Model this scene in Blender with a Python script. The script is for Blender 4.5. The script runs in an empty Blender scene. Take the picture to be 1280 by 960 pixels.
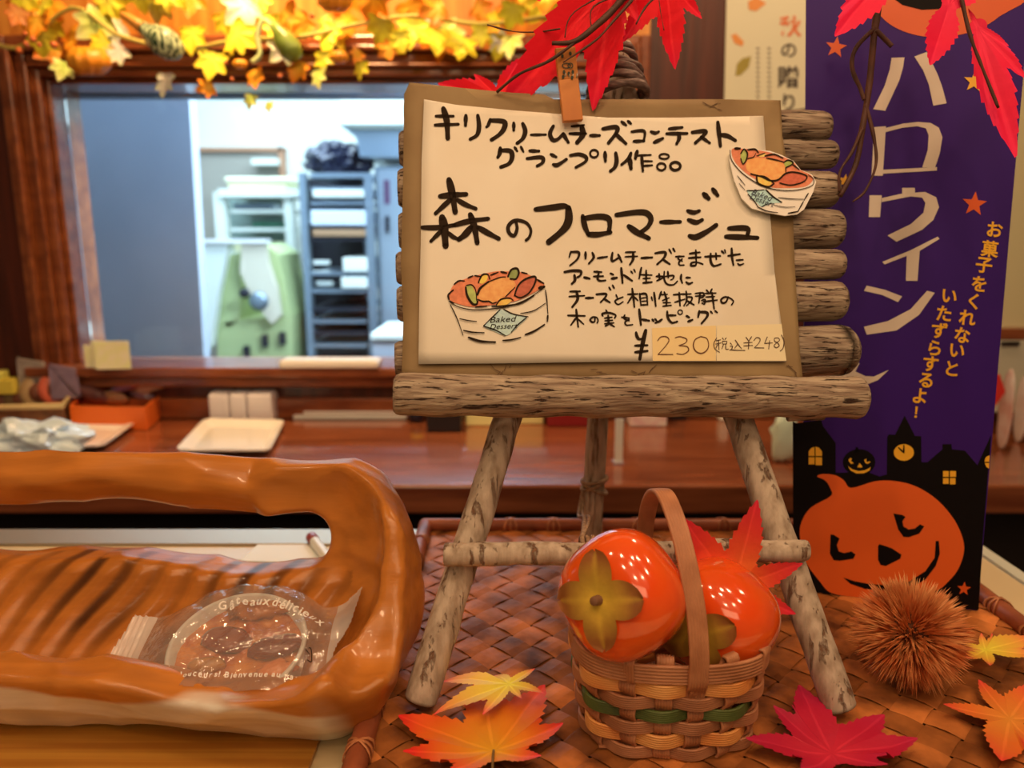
import bpy, bmesh, math, random
import numpy as np
from mathutils import Vector, Matrix, noise as mn
from mathutils.geometry import tessellate_polygon
random.seed(7)
PI = math.pi
SC = bpy.context.scene
COL = SC.collection

# ---------------------------------------------------------------- camera
PITCH = math.radians(11.3); F = 950.0; CH = 0.33
cam_d = bpy.data.cameras.new('camera'); cam = bpy.data.objects.new('camera', cam_d); COL.objects.link(cam)
cam.location = (0, 0, CH); cam.rotation_euler = (PI/2-PITCH, 0, 0)
cam_d.sensor_width = 36; cam_d.lens = F/1280*36; cam_d.clip_start = .01
cam_d.dof.use_dof = True; cam_d.dof.focus_distance = .545; cam_d.dof.aperture_fstop = 5.0
SC.camera = cam
# ---------------------------------------------------------------- world, exposure, lights
w = bpy.data.worlds.new('world'); SC.world = w; w.use_nodes = True
bg = w.node_tree.nodes['Background']; bg.inputs[0].default_value = (1, .62, .36, 1); bg.inputs[1].default_value = .08
SC.view_settings.view_transform = 'Standard'; SC.view_settings.look = 'None'
SC.view_settings.exposure = 0.0; SC.view_settings.gamma = 1; SC.view_settings.use_curve_mapping = False
def area(name, loc, target, size, power, color, sy=None, spread=PI):
    l = bpy.data.lights.new(name, 'AREA'); l.energy = power; l.color = color; l.size = size
    if sy: l.shape = 'RECTANGLE'; l.size_y = sy
    l.spread = spread
    o = bpy.data.objects.new(name, l); COL.objects.link(o); o.location = loc
    d = Vector(target)-Vector(loc); o.rotation_euler = d.to_track_quat('-Z', 'Y').to_euler(); return o
WARM = (1, .62, .34)
for x, y, p in ((-.75, .35, 1.9), (-.3, .15, 1.7), (.0, -.15, 1.5), (.18, .12, 1.5), (.45, .2, 1.8), (.7, -.1, 1.8), (-.5, -.35, 1.6), (.35, -.5, 1.5), (1.0, .5, 1.8), (-.1, -.7, 1.6)):
    area('downlight', (x, y, 1.35), (.1, .6, .05), .07, p*1.03, WARM)
area('soft_overhead_fill', (.1, -.5, 1.5), (.1, .6, .1), 1.1, 1.8, WARM)  # large soft fill added overhead, stands for no fixture
area('fill_behind_camera', (-.1, -1.3, 1.15), (-.05, .6, .05), 1.0, 5.5, WARM, .5)  # added fill from behind the camera, lifts the dim front faces
area('garland_downlight', (-.42, 1.30, 1.28), (-.42, 1.6, .7), .16, 7.5, (1, .60, .26), spread=2.0)
area('counter_downlight', (.6, 1.2, 1.3), (.3, 1.45, 0), .12, 5, (1, .6, .33))
area('kitchen_light_and_fill', (-.9, 3.0, 1.42), (-.9, 3.0, 0), 1.6, 78, (.66, .85, 1), 1.6)
area('kitchen_light_and_fill', (-.1, 1.95, .80), (-.95, 2.3, .25), .7, 38, (.66, .85, 1), .15)  # added out of view behind the window head to brighten the grey partition
area('kitchen_light_and_fill', (.8, 3.0, 1.42), (.8, 3.0, 0), 1.4, 48, (.66, .85, 1), 1.6)

# ---------------------------------------------------------------- pixel -> world
sp, cp = math.sin(PITCH), math.cos(PITCH)
O = Vector((0, 0, CH)); R_ = Vector((1, 0, 0)); U_ = Vector((0, sp, cp)); B_ = Vector((0, -cp, sp))
def ray(px, py): return R_*((px-640)/F) + U_*((480-py)/F) - B_
def at_d(px, py, d): return O + ray(px, py)*d
def at_y(px, py, Y): r = ray(px, py); return O + r*(Y/r.y)
def at_z(px, py, z): r = ray(px, py); return O + r*((z-CH)/r.z)
class Plane:
    def __init__(s, a, b, c):        # a origin, b to the right, c up
        s.o = a; s.e1 = (b-a).normalized(); n = (b-a).cross(c-a).normalized()
        s.n = n; s.e2 = n.cross(s.e1).normalized()
        if s.n.dot(O-a) < 0: s.n = -s.n
    def at(s, px, py, off=0.0):
        r = ray(px, py); t = (s.o + s.n*off - O).dot(s.n)/r.dot(s.n); return O + r*t
    def uv(s, p): d = p-s.o; return d.dot(s.e1), d.dot(s.e2)
    def pt(s, u, v, w=0.0): return s.o + s.e1*u + s.e2*v + s.n*w

# ---------------------------------------------------------------- colours and materials
def lin(v): v /= 255.0; return v/12.92 if v <= .04045 else ((v+.055)/1.055)**2.4
def C(r, g, b): return (lin(r), lin(g), lin(b))
def A(r, g, b):                      # true colour of a thing photographed in the warm lamp light
    return (min(.88, lin(r)/.92), min(.88, lin(g)/.62), min(.85, lin(b)/.40))
MATS = {}
def mat(name, col, rough=.5, metal=0, col2=None, scale=20, stretch=(1, 1, 1), bump=0, bscale=None, bstretch=None, coat=0,
        attr=None, rnd=0, spec=.5, detail=4, contrast=(.35, .65), sss=0, emit=None, coords='Object', sheen=0, crack=None):
    if name in MATS: return MATS[name]
    m = bpy.data.materials.new(name); m.use_nodes = True; nt = m.node_tree; N = nt.nodes; L = nt.links
    b = N['Principled BSDF']; b.inputs['Roughness'].default_value = rough; b.inputs['Metallic'].default_value = metal
    b.inputs['Specular IOR Level'].default_value = spec; b.inputs['Coat Weight'].default_value = coat; b.inputs['Coat Roughness'].default_value = .08
    if sheen: b.inputs['Sheen Weight'].default_value = sheen
    if sss: b.inputs['Subsurface Weight'].default_value = sss; b.inputs['Subsurface Radius'].default_value = (.01, .004, .002); b.inputs['Subsurface Scale'].default_value = .5
    if emit: b.inputs['Emission Color'].default_value = (*col, 1); b.inputs['Emission Strength'].default_value = emit
    src = None; b.inputs['Base Color'].default_value = (*col, 1)
    tc = N.new('ShaderNodeTexCoord')
    def noise_node(sc, st):
        mp = N.new('ShaderNodeMapping'); mp.inputs['Scale'].default_value = st
        L.new(tc.outputs[coords], mp.inputs['Vector'])
        n = N.new('ShaderNodeTexNoise'); n.inputs['Scale'].default_value = sc; n.inputs['Detail'].default_value = detail
        L.new(mp.outputs[0], n.inputs['Vector']); return n
    if attr:
        at = N.new('ShaderNodeVertexColor'); at.layer_name = attr; src = at.outputs['Color']
    if col2:
        n = noise_node(scale, stretch); rp = N.new('ShaderNodeValToRGB')
        rp.color_ramp.elements[0].position = contrast[0]; rp.color_ramp.elements[1].position = contrast[1]
        rp.color_ramp.elements[0].color = (*col, 1); rp.color_ramp.elements[1].color = (*col2, 1)
        L.new(n.outputs['Fac'], rp.inputs['Fac'])
        if src:
            mx = N.new('ShaderNodeMix'); mx.data_type = 'RGBA'; mx.blend_type = 'MULTIPLY'; mx.inputs['Factor'].default_value = 1
            L.new(src, mx.inputs['A']); L.new(rp.outputs[0], mx.inputs['B']); src = mx.outputs['Result']
        else: src = rp.outputs[0]
    crk = None
    if crack:
        n = noise_node(crack[0], crack[1]); n.inputs['Roughness'].default_value = .65; crk = N.new('ShaderNodeMapRange')
        crk.inputs['From Min'].default_value = crack[2]; crk.inputs['From Max'].default_value = crack[3]; L.new(n.outputs['Fac'], crk.inputs['Value'])
        mx = N.new('ShaderNodeMix'); mx.data_type = 'RGBA'; mx.inputs['A'].default_value = (*crack[4], 1); L.new(crk.outputs[0], mx.inputs['Factor'])
        if src: L.new(src, mx.inputs['B'])
        else: mx.inputs['B'].default_value = (*col, 1)
        src = mx.outputs['Result']
    if rnd:
        oi = N.new('ShaderNodeObjectInfo'); mr = N.new('ShaderNodeMapRange'); mr.inputs['To Min'].default_value = 1-rnd; mr.inputs['To Max'].default_value = 1+rnd*.6
        L.new(oi.outputs['Random'], mr.inputs['Value'])
        mx = N.new('ShaderNodeVectorMath'); mx.operation = 'SCALE'
        if src: L.new(src, mx.inputs[0])
        else: mx.inputs[0].default_value = col
        L.new(mr.outputs[0], mx.inputs['Scale']); src = mx.outputs[0]
    if src: L.new(src, b.inputs['Base Color'])
    if bump:
        n = noise_node(bscale or scale*2, bstretch or stretch); bp = N.new('ShaderNodeBump'); bp.inputs['Strength'].default_value = 1
        bp.inputs['Distance'].default_value = bump; L.new(n.outputs['Fac'], bp.inputs['Height']); L.new(bp.outputs[0], b.inputs['Normal'])
        if crk:
            b2 = N.new('ShaderNodeBump'); b2.inputs['Strength'].default_value = 1; b2.inputs['Distance'].default_value = .0012; L.new(crk.outputs[0], b2.inputs['Height']); L.new(bp.outputs[0], b2.inputs['Normal']); L.new(b2.outputs[0], b.inputs['Normal'])
    MATS[name] = m; return m
def film(name, tint=(1, 1, 1), gloss=.12, milky=0.0, rough=.05, bump=.0):
    if name in MATS: return MATS[name]
    m = bpy.data.materials.new(name); m.use_nodes = True; nt = m.node_tree; N = nt.nodes; L = nt.links
    N.remove(N['Principled BSDF']); out = N['Material Output']
    t = N.new('ShaderNodeBsdfTransparent'); t.inputs[0].default_value = (*tint, 1)
    g = N.new('ShaderNodeBsdfGlossy'); g.inputs['Roughness'].default_value = rough
    d = N.new('ShaderNodeBsdfDiffuse'); d.inputs[0].default_value = (.85, .85, .85, 1)
    fr = N.new('ShaderNodeFresnel'); fr.inputs[0].default_value = 1.45
    ad = N.new('ShaderNodeMath'); ad.operation = 'MULTIPLY_ADD'; ad.inputs[1].default_value = 1.0; ad.inputs[2].default_value = gloss
    L.new(fr.outputs[0], ad.inputs[0])
    m1 = N.new('ShaderNodeMixShader'); m1.inputs[0].default_value = milky; L.new(t.outputs[0], m1.inputs[1]); L.new(d.outputs[0], m1.inputs[2])
    m2 = N.new('ShaderNodeMixShader'); L.new(ad.outputs[0], m2.inputs[0]); L.new(m1.outputs[0], m2.inputs[1]); L.new(g.outputs[0], m2.inputs[2])
    if bump:
        n = N.new('ShaderNodeTexNoise'); n.inputs['Scale'].default_value = 90; tc = N.new('ShaderNodeTexCoord'); L.new(tc.outputs['Object'], n.inputs['Vector'])
        bp = N.new('ShaderNodeBump'); bp.inputs['Distance'].default_value = bump; L.new(n.outputs['Fac'], bp.inputs['Height'])
        L.new(bp.outputs[0], g.inputs['Normal'])
    L.new(m2.outputs[0], out.inputs[0]); MATS[name] = m; return m

# ---------------------------------------------------------------- object helpers
def wloc(o):
    v = Vector((0, 0, 0))
    while o: v += Vector(o.location); o = o.parent
    return v
def tag(o, label=None, cat=None, group=None, kind=None):
    if label: o['label'] = label
    if cat: o['category'] = cat
    if group: o['group'] = group
    if kind: o['kind'] = kind
    return o
def thing(name, loc, label, cat, group=None):
    o = bpy.data.objects.new(name, None); COL.objects.link(o); o.location = loc; o.empty_display_size = .02
    return tag(o, label, cat, group)
def obj(name, geo, m, parent=None, smooth=False, cols=None, bevel=0, label=None):
    """geo = (verts, faces) in world coordinates, or an MB; becomes ONE mesh object"""
    v, f = (geo.v, geo.f) if isinstance(geo, MB) else geo
    v = [Vector(p) for p in v]
    if parent is not None: off = wloc(parent)
    else:
        xs = [p.x for p in v]; ys = [p.y for p in v]; zs = [p.z for p in v]
        off = Vector(((min(xs)+max(xs))/2, (min(ys)+max(ys))/2, min(zs)))
    me = bpy.data.meshes.new(name); me.from_pydata([p-off for p in v], [], f); me.update()
    if bevel:
        bm = bmesh.new(); bm.from_mesh(me)
        bmesh.ops.bevel(bm, geom=list(bm.edges), offset=bevel, segments=2, affect='EDGES', profile=.5); bm.to_mesh(me); bm.free()
    if smooth: me.polygons.foreach_set('use_smooth', [True]*len(me.polygons))
    if cols is not None:
        a = me.color_attributes.new('Col', 'FLOAT_COLOR', 'POINT')
        a.data.foreach_set('color', [c for q in cols for c in (*q[:3], 1.0)])
    me.materials.append(m)
    o = bpy.data.objects.new(name, me); COL.objects.link(o)
    if parent is not None: o.parent = parent
    else: o.location = off
    if label: o['label'] = label
    return o
class MB:
    def __init__(s): s.v = []; s.f = []
    def add(s, g):
        k = len(s.v); s.v += [Vector(p) for p in g[0]]; s.f += [tuple(i+k for i in q) for q in g[1]]; return s
def box(c, s, rz=0, M=None):
    x, y, z = s[0]/2, s[1]/2, s[2]/2
    v = [Vector((i*x, j*y, k*z)) for i in (-1, 1) for j in (-1, 1) for k in (-1, 1)]
    r = M or Matrix.Rotation(rz, 3, 'Z'); v = [r@p + Vector(c) for p in v]
    return v, [(0, 1, 3, 2), (4, 6, 7, 5), (0, 4, 5, 1), (2, 3, 7, 6), (0, 2, 6, 4), (1, 5, 7, 3)]
def box2(x0, x1, y0, y1, z0, z1): return box(((x0+x1)/2, (y0+y1)/2, (z0+z1)/2), (x1-x0, y1-y0, z1-z0))
def frames(pts, closed=False):
    n = len(pts); T = []
    for i in range(n):
        a = pts[(i-1) % n] if closed or i > 0 else pts[i]; b = pts[(i+1) % n] if closed or i < n-1 else pts[i]
        T.append((b-a).normalized())
    up = Vector((0, 0, 1)) if abs(T[0].z) < .9 else Vector((1, 0, 0))
    N = [(up - T[0]*up.dot(T[0])).normalized()]
    for i in range(1, n): q = N[-1]; N.append((q - T[i]*q.dot(T[i])).normalized())
    return T, N
def tube(pts, rad, seg=8, caps=True, nz=0, nsc=60, seed=0, round_end=0):
    pts = [Vector(p) for p in pts]; n = len(pts)
    if not hasattr(rad, '__len__'): rad = [rad]*n
    T, N = frames(pts); v = []; f = []
    for i in range(n):
        b = T[i].cross(N[i])
        for j in range(seg):
            a = 2*PI*j/seg; d = N[i]*math.cos(a)+b*math.sin(a); r = rad[i]
            p = pts[i]+d*r
            if nz: p += d*nz*mn.noise(p*nsc + Vector((seed, seed*2, 0)))
            v.append(p)
    for i in range(n-1):
        for j in range(seg):
            k = (j+1) % seg; f.append((i*seg+j, i*seg+k, (i+1)*seg+k, (i+1)*seg+j))
    if caps:
        f.append(tuple(reversed(range(seg)))); f.append(tuple((n-1)*seg+j for j in range(seg)))
    return v, f
def rod(a, b, r0, r1=None, n=12, seg=16, nz=.0008, nsc=50, seed=0, wob=0, endr=.25):
    a, b = Vector(a), Vector(b); r1 = r1 or r0; L = (b-a).length
    ts = [0, endr*r0/L*.35, endr*r0/L] + [i/n for i in range(1, n)] + [1-endr*r1/L, 1-endr*r1/L*.35, 1]
    P = []; Rr = []
    for t in ts:
        P.append(a.lerp(b, t) + mn.noise_vector(a.lerp(b, t)*12+Vector((seed, 0, 0)))*wob); Rr.append(r0+(r1-r0)*t)
    Rr[0] *= .80; Rr[1] *= .93; Rr[-1] *= .80; Rr[-2] *= .93
    return tube(P, Rr, seg, True, nz, nsc, seed)
def lathe(prof, c, seg=32, M=None, sx=1, sy=1):
    v = []; f = []; n = len(prof)
    for r, z in prof:
        for j in range(seg):
            a = 2*PI*j/seg; p = Vector((r*math.cos(a)*sx, r*math.sin(a)*sy, z))
            if M: p = M@p
            v.append(p+Vector(c))
    for i in range(n-1):
        for j in range(seg):
            k = (j+1) % seg; f.append((i*seg+j, i*seg+k, (i+1)*seg+k, (i+1)*seg+j))
    f.append(tuple(reversed(range(seg)))); f.append(tuple((n-1)*seg+j for j in range(seg)))
    return v, f
def prism(pts, vec):                 # planar polygon of world points, extruded by vec
    pts = [Vector(p) for p in pts]; n = len(pts); tris = tessellate_polygon([pts])
    v = pts+[p+vec for p in pts]
    f = [tuple(t) for t in tris]+[tuple(i+n for i in reversed(t)) for t in tris]
    f += [(i, (i+1) % n, (i+1) % n+n, i+n) for i in range(n)]
    return v, f
def catmull(P, n=6, closed=False):
    P = [Vector(p) for p in P]
    if len(P) < 3 and not closed: return P
    out = []; m = len(P)
    rng = range(m) if closed else range(m-1)
    for i in rng:
        if closed: p0, p1, p2, p3 = P[i-1], P[i], P[(i+1) % m], P[(i+2) % m]
        else: p0, p1, p2, p3 = P[max(0, i-1)], P[i], P[i+1], P[min(m-1, i+2)]
        for k in range(n):
            t = k/n
            out.append(.5*((2*p1)+(p2-p0)*t+(2*p0-5*p1+4*p2-p3)*t*t+(3*p1-p0-3*p2+p3)*t**3))
    if not closed: out.append(P[-1])
    return out
def ribbon(path, side, nor, wd, th, ribs=0, closed=False, taper=None):
    n = len(path); prof = []
    if ribs:
        k = ribs*3
        for j in range(k+1): s = j/k; prof.append((s-.5, .5+.62*abs(math.sin(PI*ribs*s))**.7-.2*(2*s-1)**4))
    else: prof = [(-.5, .2), (-.42, .5), (.42, .5), (.5, .2)]
    prof += [(.46, -.5), (-.46, -.5)]
    m = len(prof); v = []; f = []
    for i in range(n):
        wi = wd*(taper[i] if taper else 1)
        for s, h in prof: v.append(path[i]+side[i]*s*wi+nor[i]*h*th)
    for i in range(n if closed else n-1):
        a = i*m; b = ((i+1) % n)*m
        for j in range(m): k = (j+1) % m; f.append((a+j, a+k, b+k, b+j))
    if not closed: f.append(tuple(range(m))); f.append(tuple(reversed(range((n-1)*m, n*m))))
    return v, f

# strokes and fills drawn on a plane, coordinates come from enlarged crops: (ox, oy, scale)
class Pen:
    def __init__(s, plane, ox=0, oy=0, k=1.0, lift=0): s.p = plane; s.ox = ox; s.oy = oy; s.k = k; s.lift = lift; s.g = MB(); s.marks = []
    def m(s, x, y, off): return s.p.at(s.ox+x/s.k, s.oy+y/s.k, off)
    def stroke(s, pts, wd, off=.0003, prof=None, closed=False, th=0):
        s.marks.append(len(s.g.v)); P = [Vector((a, b, 0)) for a, b in pts]
        Q = catmull(P, 6, closed) if len(P) > 2 or closed else [P[0].lerp(P[1], i/4) for i in range(5)]
        n = len(Q); L = []; Rr = []
        for i in range(n):
            a = Q[i-1] if (i > 0 or closed) else Q[i]; b = Q[(i+1) % n] if (i < n-1 or closed) else Q[i]
            t = b-a; t = t.normalized() if t.length > 1e-6 else Vector((1, 0, 0)); d = Vector((-t.y, t.x, 0))
            u = i/max(1, n-1); ww = wd*.5*(1 if closed else (prof(u) if prof else .72+.28*math.sin(PI*min(1, u*1.3))))
            L.append(Q[i]+d*ww); Rr.append(Q[i]-d*ww)
        g = MB(); g.v = [s.m(p.x, p.y, off) for p in L]+[s.m(p.x, p.y, off) for p in Rr]
        for i in range(n if closed else n-1): j = (i+1) % n; g.f.append((i, j, j+n, i+n))
        if not closed:
            for q, rr in ((Q[0], (L[0]-Q[0]).length), (Q[-1], (L[-1]-Q[-1]).length)):
                k = len(g.v); g.v += [s.m(q.x+rr*math.cos(a*PI/4), q.y+rr*math.sin(a*PI/4), off) for a in range(8)]; g.f.append(tuple(range(k, k+8)))
        s.g.add((g.v, g.f)); return s
    def ring(s, x, y, rx, ry, wd, off=.0003):
        return s.stroke([(x+rx*math.cos(a*PI/5), y+ry*math.sin(a*PI/5)) for a in range(10)], wd, off, closed=True)
    def fill(s, pts, off=.0002, smooth=False):
        s.marks.append(len(s.g.v)); P = [Vector((a, b, 0)) for a, b in pts]
        if smooth: P = catmull(P, 4, True)
        W = [s.m(p.x, p.y, off) for p in P]; s.g.add((W, [tuple(t) for t in tessellate_polygon([P])])); return s
    def disc(s, x, y, rx, ry=None, off=.0002, n=20):
        ry = ry or rx; return s.fill([(x+rx*math.cos(2*PI*a/n), y+ry*math.sin(2*PI*a/n)) for a in range(n)], off)
    def star(s, x, y, r, rot=0, off=.0002):
        return s.fill([(x+(r if i % 2 == 0 else r*.42)*math.sin(rot+i*PI/5), y-(r if i % 2 == 0 else r*.42)*math.cos(rot+i*PI/5)) for i in range(10)], off)
    def rect(s, x0, y0, x1, y1, off=.0002): return s.fill([(x0, y0), (x1, y0), (x1, y1), (x0, y1)], off)
    def text(s, body, x, y, size, rot=0, shear=0, bold=0, off=.0002, xs=1.0):
        cu = bpy.data.curves.new('t', 'FONT'); cu.body = body; cu.size = 1; cu.align_x = 'CENTER'; cu.align_y = 'CENTER'; cu.shear = shear; cu.offset = bold; cu.resolution_u = 3
        o = bpy.data.objects.new('t', cu); COL.objects.link(o); dg = bpy.context.evaluated_depsgraph_get(); ev = o.evaluated_get(dg); me = ev.to_mesh()
        V = [Vector(v.co) for v in me.vertices]; Fc = [tuple(p.vertices) for p in me.polygons]; ev.to_mesh_clear()
        bpy.data.objects.remove(o); bpy.data.curves.remove(cu)
        c, sn = math.cos(rot), math.sin(rot); W = []; s.marks.append(len(s.g.v))
        if V:
            cx = (min(v.x for v in V)+max(v.x for v in V))/2; cy = (min(v.y for v in V)+max(v.y for v in V))/2
            for v in V:
                a, b = (v.x-cx)*size*xs, -(v.y-cy)*size; W.append(s.m(x+a*c-b*sn, y+a*sn+b*c, off))
            s.g.add((W, Fc))
        return s

def pieces(name, pens, m, parent, gap=1.2, label=None):
    """one object for every letter or mark: strokes whose boxes nearly touch belong together"""
    items = []
    for p_ in pens:
        mk = p_.marks+[len(p_.g.v)]
        for a, b in zip(mk, mk[1:]):
            V = p_.g.v[a:b]; Fc = [tuple(i-a for i in f) for f in p_.g.f if a <= f[0] < b]
            pr = [(F*(q-O).dot(R_)/-(q-O).dot(B_), -F*(q-O).dot(U_)/-(q-O).dot(B_)) for q in V]
            if V: items.append([V, Fc, min(q[0] for q in pr), max(q[0] for q in pr), min(q[1] for q in pr), max(q[1] for q in pr)])
    par = list(range(len(items)))
    def fd(i):
        while par[i] != i: i = par[i]
        return i
    for i in range(len(items)):
        for j in range(i):
            A_, B2 = items[i], items[j]
            if A_[2] < B2[3]+gap and B2[2] < A_[3]+gap and A_[4] < B2[5]+gap*1.2 and B2[4] < A_[5]+gap*1.2: par[fd(i)] = fd(j)
    for r in sorted({fd(i) for i in range(len(items))}):
        g = MB()
        for i in range(len(items)):
            if fd(i) == r: g.add((items[i][0], items[i][1]))
        obj(name, g, m, parent, label=label)
# maple leaf whose lobes are given by its centre and tips in the photograph, on a plane in space
def lobe_table(Ls, wr, serr):
    tabs = []
    for L in Ls:
        t = [i/90 for i in range(1, 91)]; W = wr*L
        tabs.append([(x, W*(math.sin(PI*x**.72)**.85 if x < 1 else 0)*(1+serr*((x*11) % 1-.5))/(x*L)) for x in t])
    return tabs
def leaf_geo(c2, tips2, plane, cols, wr=.19, serr=.35, fold=.25, lift=0, web=.26, nth=300, rings=7, wave=.0, seed=0, base=.0, liftl=None):
    lob = sorted([(math.atan2(y-c2[1], x-c2[0]), math.hypot(x-c2[0], y-c2[1]), k) for k, (x, y) in enumerate(tips2)])
    tabs = lobe_table([l[1] for l in lob], wr, serr); mx = max(l[1] for l in lob); v = []; f = []; cl = []
    c0, c1, c2_ = cols
    def colr(t, per, L):
        t = min(1, max(0, t)); q = [a+(b-a)*min(1, t*1.7) for a, b in zip(c0, c1)] if t < .59 else [a+(b-a)*min(1, (t-.59)/.33) for a, b in zip(c1, c2_)]
        if per < .012*mx: q = [min(1, a*1.18+.012) for a in q]
        return q
    v.append(plane.pt(c2[0], c2[1], base)); cl.append(c0)
    for i in range(nth):
        th = -PI+2*PI*i/nth; best = web*mx*.5; 
        near = min(lob, key=lambda l: abs((th-l[0]+PI) % (2*PI)-PI)); li = lob.index(near)
        for l, tb in zip(lob, tabs):
            d = abs((th-l[0]+PI) % (2*PI)-PI)
            if d > 1.3: continue
            td = math.tan(d); r = 0
            for x, q in reversed(tb):
                if q >= td: r = x*l[1]; break
            best = max(best, r)
            if d < 1.3 and l is near: best = max(best, min(web*l[1], web*mx)*(1-.4*d))
        d = abs((th-near[0]+PI) % (2*PI)-PI)
        for k in range(1, rings+1):
            r = best*k/rings; per = r*math.sin(min(d, PI/2)); t = r/mx
            lf = (liftl[near[2]] if liftl else lift)
            z = base + fold*per - fold*.3*abs(r)*.2 + lf*(r/near[1])**2*1.0 + wave*mn.noise(Vector((r*math.cos(th)*40+seed, r*math.sin(th)*40, seed)))
            v.append(plane.pt(c2[0]+r*math.cos(th), c2[1]+r*math.sin(th), z))
            nz = .5+.5*mn.noise(Vector((r*math.cos(th)*60, r*math.sin(th)*60, seed+3)))
            cl.append(colr(r/near[1]*.9+.2*(nz-.35), per, near[1]))
    for i in range(nth):
        a = 1+i*rings; b = 1+((i+1) % nth)*rings; f.append((0, a, b))
        for k in range(rings-1): f.append((a+k, a+k+1, b+k+1, b+k))
    return v, f, cl
def leaf_px(name, cpx, tips, plane, cols, m, label, parent=None, stem=None, **kw):
    c2 = plane.uv(plane.at(*cpx)); t2 = [plane.uv(plane.at(*t)) for t in tips]
    g = leaf_geo(c2, t2, plane, cols, **kw)
    if parent is None:
        root = thing(name, plane.at(*cpx), label, 'leaf')
        obj('blade', (g[0], g[1]), m, root, True, g[2])
    else: root = obj('leaf', (g[0], g[1]), m, parent, True, g[2]); return root
    if stem:
        P = [plane.at(*s[:2], s[2] if len(s) > 2 else .002) for s in stem]
        obj('stem', tube(catmull(P, 5), .0009, 6), M_stem, root, True)
    return root

# ---------------------------------------------------------------- shared materials
M_wall = mat('dark_wall_wood', A(58, 18, 8), .4, col2=A(84, 28, 12), scale=6, stretch=(9, 9, .6), bump=.0006, coat=.3)
M_panel = mat('golden_wall_wood', A(190, 100, 30), .4, col2=A(215, 125, 45), scale=7, stretch=(8, 8, .5))
M_frame = mat('frame_wood', A(108, 44, 18), .3, col2=A(150, 72, 32), scale=8, stretch=(1, 4, 4), coat=.4)
M_counter = mat('counter_wood', A(112, 48, 22), .2, col2=A(146, 70, 34), scale=5, stretch=(1, 10, 10), coat=.6, detail=6)
M_dark = mat('dark_cabinet', A(26, 12, 8), .6)
M_case = mat('case_top', A(206, 160, 104), .35)
M_metal = mat('brushed_metal', (.42, .38, .30), .45, .6)
M_log = mat('weathered_log', A(122, 86, 60), .9, col2=A(176, 136, 98), scale=24, stretch=(1, 11, 11), bump=.0018, bscale=50, bstretch=(1, 10, 10), detail=10, rnd=.10, spec=.2, crack=(34, (1, 12, 12), .37, .42, A(66, 40, 26)))
M_leg = mat('weathered_stick', A(146, 108, 76), .9, spec=.2, col2=A(192, 150, 112), scale=60, stretch=(2.2, 2.2, .7), bump=.0016, bscale=90, bstretch=(1.5, 1.5, .35), detail=9, contrast=(.3, .6), crack=(46, (2.4, 2.4, .3), .36, .44, A(128, 80, 50)))
M_logend = mat('log_end', A(150, 105, 65), .9, col2=A(185, 140, 95), scale=120, bump=.0006)
M_stem = mat('leaf_stem', A(120, 80, 35), .6)
M_leaf = mat('fabric_leaf', (.8, .8, .8), .45, attr='Col', col2=(1, 1, 1), scale=1, bump=.0005, bscale=160, spec=.3)
M_ink = mat('brown_black_ink', A(44, 27, 14), .8, spec=.1)
M_fineink = mat('brown_marker', A(100, 50, 20), .6)
# ================================================================ SETTING
def struct(name, geo, m, **k): o = obj(name, geo, m, **k); o['kind'] = 'structure'; return o
YW = 1.60
WX0, WX1 = at_y(80, 300, YW).x, at_y(752, 300, YW).x      # window opening
WZ0, WZ1 = at_y(300, 455, YW).z, at_y(300, 103, YW).z
ZC = at_y(640, 522, YW).z                                  # counter height
g = MB()
g.add(box2(-2.2, WX0-.086, YW, YW+.12, -.95, 1.55)); struct('wall_back_left', g, M_wall)
xr = at_y(800, 100, YW).x
g = MB().add(box2(WX1+.086, 2.4, YW, YW+.12, -.95, 1.55)); struct('wall_back_right', g, M_wall)
struct('wall_back_below', box2(WX0-.086, WX1+.086, YW, YW+.12, -.95, WZ0-.05), M_wall)
zt = WZ1+.086
struct('wall_back_above', box2(WX0-.086, WX1+.086, YW, YW+.12, zt, 1.55), M_panel)
fr = bpy.data.objects.new('window_1', None); COL.objects.link(fr); fr.location = (WX0, YW, WZ0); fr['kind'] = 'structure'
# stepped casing: three profiles per side
steps = ((.0, .010, .012, .04), (.010, .016, -.006, .055), (.026, .008, -.018, .065), (.034, .020, -.008, .055), (.054, .012, -.026, .07), (.066, .020, -.014, .06))
for i, (o0, wd, yo, th) in enumerate(steps):
    x0, x1, z0, z1 = WX0-o0, WX1+o0, WZ0-.0, WZ1+o0
    obj('casing_stile', box2(x0-wd, x0, YW+yo, YW+yo+th, WZ0-.05, z1+wd), M_frame, fr, bevel=.004)
    obj('casing_stile', box2(x1, x1+wd, YW+yo, YW+yo+th, WZ0-.05, z1+wd), M_frame, fr, bevel=.004)
    obj('casing_head', box2(x0, x1, YW+yo, YW+yo+th, z1, z1+wd), M_frame, fr, bevel=.004)
for a_, b_ in ((WX0-.086, WX0-.001), (WX1+.001, WX1+.086)): obj('jamb', box2(a_, b_, YW+.051, YW+.119, WZ0, WZ1+.05), M_frame, fr)
obj('head_jamb', box2(WX0-.086, WX1+.086, YW+.051, YW+.119, WZ1+.001, zt), M_frame, fr)
obj('window_sill', box2(WX0-.086, WX1+.086, YW-.05, YW+.1, WZ0-.02, WZ0), M_frame, fr, bevel=.004)
obj('apron_moulding', box2(WX0-.086, WX1+.086, YW-.03, YW+.0, WZ0-.045, WZ0-.021), M_frame, fr, bevel=.005)
obj('glass_pane', box2(WX0, WX1, YW+.06, YW+.064, WZ0, WZ1), film('pane_glass', (.96, .98, 1), .0), fr)
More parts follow.
